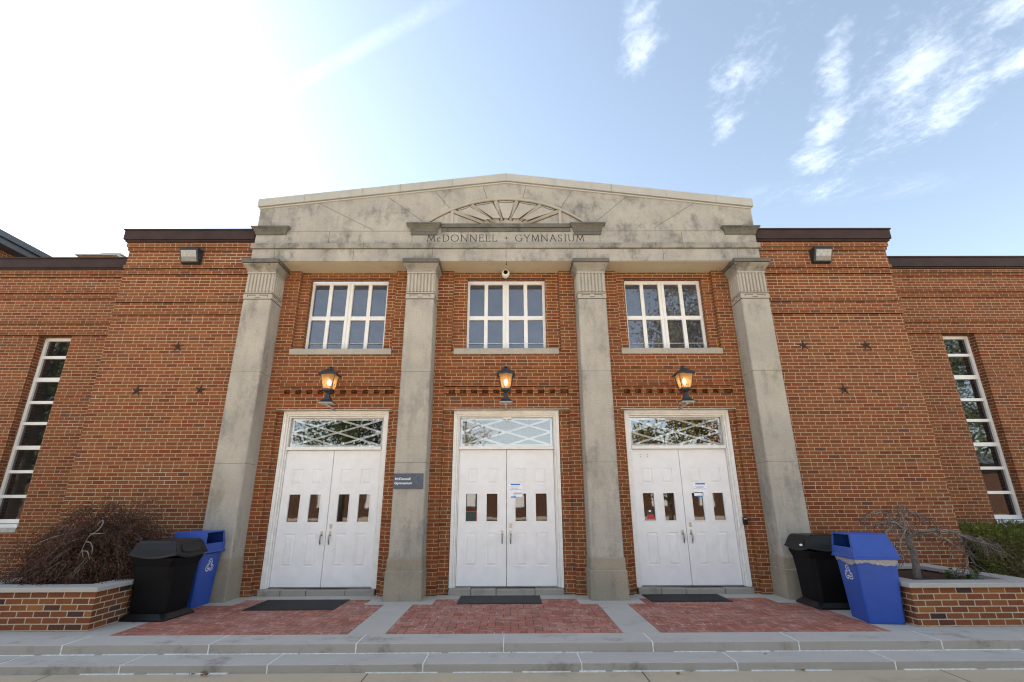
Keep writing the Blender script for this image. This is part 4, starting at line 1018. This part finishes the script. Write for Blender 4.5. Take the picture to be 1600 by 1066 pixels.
def black_bin(loc, rz, label):
    r = thing('litter_bin', label, 'litter bin', loc, rz, 'black litter bins', True)
    m = MB()
    def sec(h, z, b): return [(-h+b, -h, z), (h-b, -h, z), (h, -h+b, z), (h, h-b, z), (h-b, h, z), (-h+b, h, z), (-h, h-b, z), (-h, -h+b, z)]
    m.loft([sec(.262, .08, .05), sec(.270, .14, .055), sec(.287, .5, .06), sec(.300, .68, .05), sec(.322, .76, .03), sec(.330, .795, .03)], 0, True, True)
    m.build('body', 'black_body', r, .01)
    m = MB(); m.loft([sec(.335, 0, .03), sec(.335, .022, .03), sec(.285, .070, .045), sec(.27, .085, .05)]); m.build('base', 'black_plastic', r, .006)
    # hood lid: edge sags in the middle of every side, faces bulge up to a small flat top
    m = MB(); N_ = 40; rings = []
    def ring(h, z, sag, c=.04):
        out = []
        for k in range(N_):
            t = 4*k/N_; s_ = int(t); u = t-s_; e = h-c if False else h
            x, y = ((-e+2*e*u, -e), (e, -e+2*e*u), (e-2*e*u, e), (-e, e-2*e*u))[s_]
            f = 1
            out.append((x*f, y*f, z-sag*math.sin(math.pi*u)))
        return out
    m.loft([ring(.354, .832, .050), ring(.354, .850, .050), ring(.343, .856, .046), ring(.318, .925, .024), ring(.286, .992, .004), ring(.268, 1.012, 0), ring(.245, 1.022, 0)], 0, True, True)
    m.build('lid', 'black_plastic', r, .004)
    m = MB()                                                   # swing flap in the side facing the path
    pts = []
    for k in range(16):
        a = 2*math.pi*k/16; ca, sa = math.cos(a), math.sin(a); pts.append((.20*math.copysign(abs(ca)**.45, ca), .915+.055*math.copysign(abs(sa)**.45, sa)))
    front = []; back = []
    for x, z in pts:
        y = -(.343-(z-.856)*.42)-.008 ; front.append((x, y, z)); back.append((x, y+.03, z))
    m.loft([back, front], 0, False, True); m.build('flap', 'black_plastic', r, .004)
    return r
BB = black_bin((-4.95, 7.93, 0), R(90-4), 'black litter bin with domed lid beside the left planter')
dup(BB, (4.955, 8.47, 0), R(-90), 'black litter bin with a white scrap on its flap, near the right end column')
BB['group'] = 'black litter bins'
sc_ = MB(); sc_.add([(4.585, 8.33, .868), (4.578, 8.27, .862), (4.583, 8.24, .877), (4.594, 8.29, .893), (4.590, 8.33, .884)], [(0, 1, 2, 3, 4)])
sc_.add([(4.587, 8.33, .868), (4.590, 8.27, .862), (4.593, 8.24, .877), (4.602, 8.29, .893), (4.598, 8.33, .884)], [(4, 3, 2, 1, 0)])
tag(sc_.build('paper_scrap', 'paper'), 'small white paper scrap stuck on the flap of the right black bin', 'paper scrap')

# ================================================================== PLANTERS
def planter(sx, label):
    r = thing('planter', label, 'planter', (sx*6.2, 8.1, 0), 0, 'brick planters with stone caps')
    X0, X1, Y0, Y1 = 5.27, 7.10, 7.10, 9.19; m = MB(); c = MB(); s_ = MB()
    q = (lambda a, b_: (a, b_)) if sx > 0 else (lambda a, b_: (-b_, -a))
    def bx(mb, x0, x1, *a): x0, x1 = q(x0, x1); mb.box(x0, x1, *a)
    bx(m, X0, X1, Y0, Y0+.22, -.01, .448); bx(m, X0, X0+.22, Y0+.22, Y1, -.01, .448); bx(m, X1-.22, X1, Y0+.22, Y1, -.01, .448); bx(m, X0+.22, X1-.22, Y1-.22, Y1, -.01, .448)
    m.build('brick_wall', 'brick_planter', r)
    bx(c, X0-.04, X1+.04, Y0-.045, Y0+.26, .4485, .505); bx(c, X0-.04, X0+.27, Y0+.2605, Y1-.02, .4485, .505); bx(c, X1-.27, X1+.04, Y0+.2605, Y1-.02, .4485, .505); bx(c, X0+.2705, X1-.2705, Y1-.27, Y1-.02, .4485, .505)
    c.build('stone_cap', 'cap', r, .008, 3)
    x0, x1 = q(X0+.2, X1-.2)
    n = 14
    vs = [(x0+(x1-x0)*i/n, Y0+.2+(Y1-Y0-.4)*j/n, .41+.02*random.random()+.03*math.sin(3*i/n)*math.sin(3*j/n)) for j in range(n+1) for i in range(n+1)]
    s_.add(vs, [(j*(n+1)+i, j*(n+1)+i+1, (j+1)*(n+1)+i+1, (j+1)*(n+1)+i) for j in range(n) for i in range(n)], 0, True); s_.build('soil', 'soil', r)
planter(-1, 'brick planter with grey stone cap under the dark red maple, left')
planter(1, 'brick planter with grey stone cap around the bare little tree, right')

# ================================================================== PLANTS
def leaf_quad(mb, p, d, n, L, W, mi=0, fold=False):
    s = d.cross(n).normalized()*W*.5
    mb.add([p-s*.4, p+d*L*.45-s, p+d*L, p+d*L*.45+s, p+s*.4] if not fold else [p-s, p+d*L-s, p+d*L+s, p+s], [(0, 1, 2, 3, 4)] if not fold else [(0, 1, 2, 3)], mi)
rnd = random.Random(11)
def smooth(pts, k=4):
    P = [Vector(p) for p in pts]; out = []
    for i in range(len(P)-1):
        a, b, c, d = P[max(i-1, 0)], P[i], P[i+1], P[min(i+2, len(P)-1)]
        for j in range(k):
            t = j/k; out.append(.5*((2*b)+(c-a)*t+(2*a-5*b+4*c-d)*t*t+(3*b-a-3*c+d)*t*t*t))
    out.append(P[-1]); return out
# weeping red maple (left)
mt = thing('maple_tree', 'low weeping Japanese maple with dark red lacy foliage in the left planter', 'maple', (-6.15, 8.2, .43))
tk = MB()
TOP = Vector((-6.05, 8.15, 1.12))
tk.tube([(-6.02, 8.25, .40), (-5.98, 8.2, .62), (-6.02, 8.12, .88), (-6.08, 8.1, 1.06)], [.055, .048, .042, .034], 8)
limbs = []
for k in range(15):
    a = 2*math.pi*k/15+rnd.uniform(-.15, .15); L = rnd.uniform(.65, 1.05); z = rnd.uniform(.9, 1.1)
    if abs((a-1.5*math.pi+math.pi) % (2*math.pi)-math.pi) < .5: continue
    s = Vector((-6.03, 8.12, z)); pts = []
    for t_ in (0, .2, .45, .7, 1.0):
        pts.append(s+Vector((math.cos(a)*L*t_*1.0, math.sin(a)*L*t_*.85, .34*t_-.75*t_*t_+rnd.uniform(-.02, .02))))
    tk.tube(pts, [.020, .016, .012, .008, .004], 6); limbs.append(pts)
for pts in (((-5.95, 7.72, 1.24), (-5.84, 7.66, 1.30), (-5.78, 7.6, 1.24), (-5.80, 7.55, 1.16), (-5.86, 7.5, 1.08), (-5.88, 7.46, .9), (-5.90, 7.45, .80)),
            ((-5.86, 7.52, 1.12), (-5.72, 7.5, 1.13), (-5.64, 7.48, 1.13)), ((-5.87, 7.49, 1.02), (-5.76, 7.44, 1.01), (-5.70, 7.42, .93), (-5.69, 7.41, .86)),
            ((-5.88, 7.47, .90), (-5.76, 7.42, .90), (-5.69, 7.40, .80)), ((-5.88, 7.47, .92), (-5.80, 7.42, .82)), ((-6.02, 7.62, 1.07), (-6.2, 7.5, .98), (-6.32, 7.42, .80)), ((-6.1, 7.6, 1.15), (-6.35, 7.48, 1.08), (-6.52, 7.42, .98))):
    sp = smooth(pts); tk.tube(sp, [.0095-.0075*i/(len(sp)-1) for i in range(len(sp))], 6, 1)
tk.build('trunk', ['bark_grey', 'bark_pale'], mt)
fo = MB(); C0 = Vector((-6.12, 8.12, .45))
def dome(a):
    e = 1.0+.10*math.sin(3*a+1)+.07*math.sin(7*a)
    return e
cl_ = []
for k in range(1250):
    a = rnd.uniform(0, 2*math.pi); el = math.acos(rnd.uniform(.02, 1)); el = math.pi/2-el
    rad = rnd.uniform(.30, 1.0)**.6*dome(a)*(1+.09*math.sin(5*a+4*el)+.06*math.sin(9*a-7*el))
    p = C0+Vector((math.cos(a)*math.cos(el)*1.10, math.sin(a)*math.cos(el)*.82, math.sin(el)*1.04))*rad
    if p.x > -5.2: p.x = -5.2-rnd.random()*.1
    if p.y > 9.1: p.y = 9.1-rnd.random()*.2
    if (p-Vector((-5.84, 7.5, 1.02))).length < .17 and p.y < 7.75: continue
    cl_.append((p, a, el, rad))
for p, a, el, rad in cl_:
    out = Vector((math.cos(a), math.sin(a)*.8, 0)); side = Vector((-math.sin(a), math.cos(a), 0)); g0 = rnd.uniform(.3, 1.2)
    axis = (out*g0+side*rnd.gauss(0, .35)+Vector((0, 0, -.6+.6*math.sin(el)+rnd.gauss(0, .18)))).normalized(); Ls = rnd.uniform(.12, .30)
    if rnd.random() < .35: fo.tube([p-axis*Ls*.5, p, p+axis*Ls*.5+Vector((0, 0, -.02))], [.004, .003, .0015], 3, 1, False, False)
    for q in range(46):
        t_ = rnd.uniform(-.5, .5); sp = .022+.05*(.5-abs(t_))
        pp = p+axis*Ls*t_*1.5+Vector((rnd.gauss(0, sp), rnd.gauss(0, sp), rnd.gauss(0, sp)-.03*t_*t_))
        if pp.z < .50 and rnd.random() < .6: pp.z = .5+rnd.random()*.1
        d = (axis*rnd.uniform(.2, 1.0)+Vector((rnd.gauss(0, .5), rnd.gauss(0, .5), -.35+rnd.gauss(0, .4)))).normalized()
        n = Vector((rnd.gauss(0, 1), rnd.gauss(0, 1)-.5, rnd.gauss(0, 1))).normalized()
        if abs(n.dot(d)) > .95: continue
        leaf_quad(fo, pp, d, n, rnd.uniform(.025, .055), rnd.uniform(.007, .013))
fo.build('foliage', ['maple_leaf', 'bark_grey'], mt, merge=False)

# bare weeping tree (right)
bt = thing('bare_tree', 'small bare weeping tree with grey twisted branches in the right planter', 'tree', (6.0, 7.9, .43))
tk = MB(); tk.tube([(6.0, 7.9, .38), (6.0, 7.9, .5), (6.02, 7.9, .66), (6.03, 7.9, .80), (6.0, 7.91, .94), (6.04, 7.9, 1.05)], [.062, .050, .044, .042, .044, .046], 10)
tk.build('trunk', 'bark_grey', bt)
br = MB(); tw = MB()
mains = [[(6.03, 7.9, 1.03), (6.16, 7.84, 1.10), (6.34, 7.78, 1.12), (6.50, 7.72, 1.10), (6.68, 7.66, 1.02), (6.82, 7.6, .95), (6.95, 7.57, .91)],
         [(6.02, 7.9, 1.03), (5.97, 7.85, 1.12), (5.86, 7.8, 1.16), (5.68, 7.76, 1.21), (5.55, 7.72, 1.22), (5.42, 7.7, 1.20)],
         [(5.98, 7.88, 1.10), (6.02, 7.95, 1.2), (6.06, 7.98, 1.32), (6.08, 8.0, 1.40), (6.05, 8.02, 1.46)],
         [(6.05, 7.96, 1.28), (6.15, 8.0, 1.36), (6.28, 8.05, 1.36), (6.45, 8.1, 1.30), (6.62, 8.15, 1.24), (6.78, 8.2, 1.18)],
         [(6.22, 7.8, 1.10), (6.36, 7.66, .98), (6.46, 7.58, .86), (6.50, 7.55, .78), (6.42, 7.5, .66), (6.36, 7.48, .60)],
         [(6.0, 7.86, 1.08), (5.84, 7.7, 1.12), (5.68, 7.6, 1.02), (5.60, 7.55, .88), (5.62, 7.52, .74)],
         [(6.02, 7.95, 1.16), (5.92, 8.05, 1.28), (5.8, 8.1, 1.36), (5.66, 8.12, 1.34), (5.55, 8.14, 1.24)],
         [(6.1, 7.8, 1.08), (6.2, 7.55, 1.12), (6.4, 7.42, 1.10), (6.62, 7.36, 1.0), (6.72, 7.3, .86)],
         [(5.74, 7.78, 1.18), (5.6, 7.74, 1.12), (5.48, 7.7, 1.02), (5.42, 7.66, .92)],
         [(6.5, 7.72, 1.08), (6.7, 7.75, 1.05), (6.9, 7.72, .96), (7.02, 7.66, .90)]]
def kink(pts, rr, seed):
    q = random.Random(seed); out = []
    for a, b_ in zip(pts[:-1], pts[1:]):
        a, b_ = Vector(a), Vector(b_)
        for t_ in (0, .5): out.append(a.lerp(b_, t_)+Vector((q.gauss(0, .010), q.gauss(0, .012), q.gauss(0, .012))))
    out.append(Vector(pts[-1])); return out
for i, pts in enumerate(mains):
    P = kink(pts, 0, i); n = len(P); r0 = .024 if i < 2 else .0145
    br.tube(P, [r0*(1-.78*k/(n-1)) for k in range(n)], 7)
    for k in range(2, n):
        for s_ in range(4):
            a = rnd.uniform(0, 6.28); L = rnd.uniform(.10, .30); d = Vector((math.cos(a), math.sin(a)*.8, rnd.uniform(-.3, .3)))
            base = P[k]; q = [base]
            for t_ in (.33, .66, 1): q.append(base+d*L*t_+Vector((rnd.gauss(0, .012), rnd.gauss(0, .012), .06*t_-.20*t_*t_*(L/.2)+rnd.gauss(0, .01))))
            tw.tube(q, [.0055, .0042, .003, .0018], 4, 0 if rnd.random() < .6 else 1, True, False)
            if rnd.random() < .4:
                b2 = q[2]; d2 = Vector((rnd.gauss(0, .5), rnd.gauss(0, .5), -.8)); tw.tube([b2, b2+d2*.05, b2+d2*.11+Vector((0, 0, -.02))], [.003, .0025, .0015], 4, 1, True, False)
br.build('branch', 'bark_pale', bt); tw.build('twig', ['bark_grey', 'bark_brown'], bt)
rl = MB()
for k in range(60):
    c = Vector(mains[rnd.choice([4, 5, 8, 0])][-1]); p = c+Vector((rnd.gauss(0, .10), rnd.gauss(0, .1), rnd.gauss(-.03, .05))); d = Vector((rnd.gauss(0, .5), rnd.gauss(0, .5), -1)).normalized()
    leaf_quad(rl, p, d, Vector((rnd.gauss(0, 1), -1, rnd.gauss(0, .3))).normalized(), rnd.uniform(.03, .05), .010)
rl.build('withered_leaf', 'maple_leaf', bt, merge=False)
gp = MB()
for s_ in range(16):
    a = rnd.uniform(0, 6.28); b_ = Vector((6.42+.06*math.cos(a), 7.62+.05*math.sin(a), .42)); h = rnd.uniform(.05, .20); top = b_+Vector((math.cos(a)*.09, math.sin(a)*.07, h)); gp.tube([b_, b_.lerp(top, .5)+Vector((0, 0, .02)), top], [.004, .003, .002], 5)
    for k in range(4):
        d = Vector((math.cos(a+rnd.gauss(0, .9)), math.sin(a+rnd.gauss(0, .9)), rnd.uniform(-.2, .6))).normalized(); leaf_quad(gp, top-Vector((0, 0, .02*k)), d, Vector((0, -.5, 1)).normalized(), rnd.uniform(.06, .10), .045)
tag(gp.build('leafy_plant', 'plant_leaf', merge=False), 'small leafy green plant at the foot of the bare tree in the right planter', 'plant')

# clipped hedge by the right wing
def hedge(x0, x1, y0, y1, h, label, n):
    r = thing('hedge', label, 'hedge', ((x0+x1)/2, (y0+y1)/2, 0)); m = MB()
    m.box(x0+.12, x1-.12, y0+.12, y1-.12, 0, h-.14); m.build('stems', 'bark_brown', r); m = MB()
    for k in range(n):
        f = rnd.random(); dep = abs(rnd.gauss(0, .06))
        if f < .5: p = Vector((rnd.uniform(x0, x1), y0+dep, rnd.uniform(.02, h))); o_ = Vector((0, -1, .3))
        elif f < .85: p = Vector((rnd.uniform(x0, x1), rnd.uniform(y0, y1), h-dep)); o_ = Vector((0, -.3, 1))
        else: p = Vector((x0+dep if x0 > 0 else x1-dep, rnd.uniform(y0, y1), rnd.uniform(.02, h))); o_ = Vector((-1 if x0 > 0 else 1, -.2, .3))
        wv = .05*math.sin(p.x*5+p.z*4)+.04*math.sin(p.x*11+2*p.y)+.03*math.sin(p.z*9+p.x*3); p += o_*wv
        if p.z > h-.12: p.y += .10*(p.z-h+.12)/.12 if f < .5 else 0
        d = (o_+Vector((rnd.gauss(0, .8), rnd.gauss(0, .8), rnd.gauss(0, .7)))).normalized(); nn = Vector((rnd.gauss(0, 1), rnd.gauss(0, 1), rnd.gauss(0, 1))).normalized()
        if abs(d.dot(nn)) > .95: continue
        leaf_quad(m, p, d, nn, rnd.uniform(.03, .065), rnd.uniform(.012, .022))
    m.build('foliage', 'hedge_leaf', r, merge=False); return r
hedge(8.12, 11.6, 9.0, 10.35, 1.06, 'dense clipped green hedge below the right wing window', 26000)

# dry leaves on the paving
def dryleaf(x, y, z, s, label):
    m = MB(); a = rnd.uniform(0, 6.28); pts = []
    for k in range(9):
        t_ = 2*math.pi*k/9; rr = s*(1 if k % 2 else .55); pts.append((x+rr*math.cos(t_+a), y+rr*.7*math.sin(t_+a), z+.004+rnd.uniform(0, .018)))
    m.add(pts+[(x, y, z+.012)], [(i, (i+1) % 9, 9) for i in range(9)])
    o = m.build('dry_leaf', 'dry_leaf'); tag(o, label, 'leaf', 'dry leaves on the ground'); return o
for i in range(7): dryleaf(-3.17+rnd.gauss(0, .06), 5.97+rnd.gauss(0, .03), -.178+.006*i*.5, rnd.uniform(.022, .04), 'curled brown leaf in the small heap at the foot of the lower left step')
dryleaf(1.80, 5.93, -.178, .03, 'lone dry leaf below the steps, right of the middle door')
dryleaf(3.15, 6.02, -.178, .03, 'lone dry leaf below the steps, under the right door')
dryleaf(1.95, 5.99, -.178, .022, 'tiny dry leaf tight against the lower step, right of the middle door')
dryleaf(2.9, 6.30, -.099, .024, 'lone dry leaf on the lower step tread, right')
dryleaf(5.95, 6.35, -.099, .035, 'tan dry leaf on the lower tread in front of the right planter')
dryleaf(-5.02, 7.55, -.004, .03, 'tan dry leaf at the foot of the left black bin')
dryleaf(-3.0, 9.05, -.004, .03, 'reddish dry leaf by the left door step')

# ================================================================== NEIGHBOURS
nb = thing('neighbour_building', 'taller brick building with blue grey roof edge behind the left wing', 'building', (-22, 20, 0))
m = MB(); m.box(-30, -14.35, 11.9, 40, 0, 8.42); m.build('brick_wall', 'brick', nb)
m = MB(); m.box(-30, -14.0, 11.6, 40, 8.40, 8.56); m.box(-30, -13.93, 11.5, 40, 8.565, 8.74); m.build('roof_edge', 'grey_roof', nb, .01)

# across the plaza, behind the viewer: what the glass reflects
def big_tree(loc, H, rad, leaf, label, n, seed, bare=False):
    q = random.Random(seed); r = thing('park_tree', label, 'tree', loc); x0, y0, z0 = loc
    t_ = MB(); t_.tube([(x0, y0, z0-.1), (x0+.1, y0, z0+H*.25), (x0, y0+.1, z0+H*.5), (x0+.1, y0, z0+H*.8)], [H*.024, H*.018, H*.013, H*.005], 8)
    tips = []
    for k in range(26):
        a = q.uniform(0, 6.28); z = q.uniform(.16, .82)*H; L = rad*q.uniform(.55, 1.0)*(1.1-z/H*.5); s = Vector((x0, y0, z0+z)); e = s+Vector((math.cos(a)*L, math.sin(a)*L, L*q.uniform(.25, .7)))
        t_.tube([s, s.lerp(e, .5)+Vector((0, 0, .1*L)), e], [H*.008, H*.005, H*.0015], 5); tips.append((s, e))
        for u in range(4):
            b_ = s.lerp(e, q.uniform(.4, 1)); e2 = b_+Vector((q.gauss(0, 1), q.gauss(0, 1), q.uniform(0, 1)))*L*.28; t_.tube([b_, e2], [H*.0028, H*.0008], 4); tips.append((b_, e2))
    t_.build('trunk', 'tree_bark', r)
    m = MB()
    for k in range(n):
        s, e = q.choice(tips); c = s.lerp(e, q.uniform(.5, 1.1)); p = c+Vector((q.gauss(0, 1), q.gauss(0, 1), q.gauss(0, .8)))*rad*.10
        d = Vector((q.gauss(0, 1), q.gauss(0, 1), q.gauss(0, 1))).normalized(); nn = Vector((q.gauss(0, 1), q.gauss(0, 1), q.gauss(0, 1))).normalized()
        if abs(d.dot(nn)) < .95: leaf_quad(m, p, d, nn, q.uniform(.18, .34), q.uniform(.11, .2))
    m.build('crown', leaf, r, merge=False); return r
big_tree((17.3, -18, -.178), 23, 8.5, M['autumn_leaf'], 'tall golden autumn tree reflected in the right upper window', 24000, 3)
big_tree((12.5, -21, -.178), 8.5, 4.5, M['autumn_leaf'], 'low yellow tree reflected in the right door transom', 6000, 9)
big_tree((36, -20, -.178), 17, 8, M['green_leaf'], 'broad green tree reflected in the right wing window', 13000, 4)
big_tree((-14, -24, -.178), 13, 6.5, M['green_leaf'], 'dark green tree reflected in the left door transom', 9000, 5)
big_tree((-37, -19, -.178), 15, 8.5, M['green_leaf'], 'broad dark tree reflected in the left wing window', 20000, 6)
big_tree((-26, -6, -.178), 15, 8.5, M['green_leaf'], 'unseen dark green tree added left of the plaza to shade the facade', 18000, 12)  # added out of view; its crown blocks light from the left
big_tree((-48, -26, -.178), 16, 9, M['autumn_leaf'], 'yellowing tree standing behind the broad dark tree across the plaza', 6000, 7)
big_tree((-3.6, -22, -.178), 9, 4.0, M['autumn_leaf'], 'thin bare tree reflected in the middle door transom', 350, 8)
hb = thing('hall_building', 'long brick hall across the plaza, reflected in the door windows', 'building', (0, -46, 0))
m = MB(); m.box(-110, 110, -60, -46, -.2, 6.2); m.build('brick_wall', 'brick_far', hb)
m = MB()
for k in range(34): m.box(-102+k*6, -100.2+k*6, -46.0, -45.95, 1.0, 3.4)
m.build('window', 'white_alu', hb)
m = MB(); m.prism([(-61, 6.2), (-45, 6.2), (-53, 8.2)], -111, 111, 0, 'x'); m.build('roof', 'grey_roof', hb)
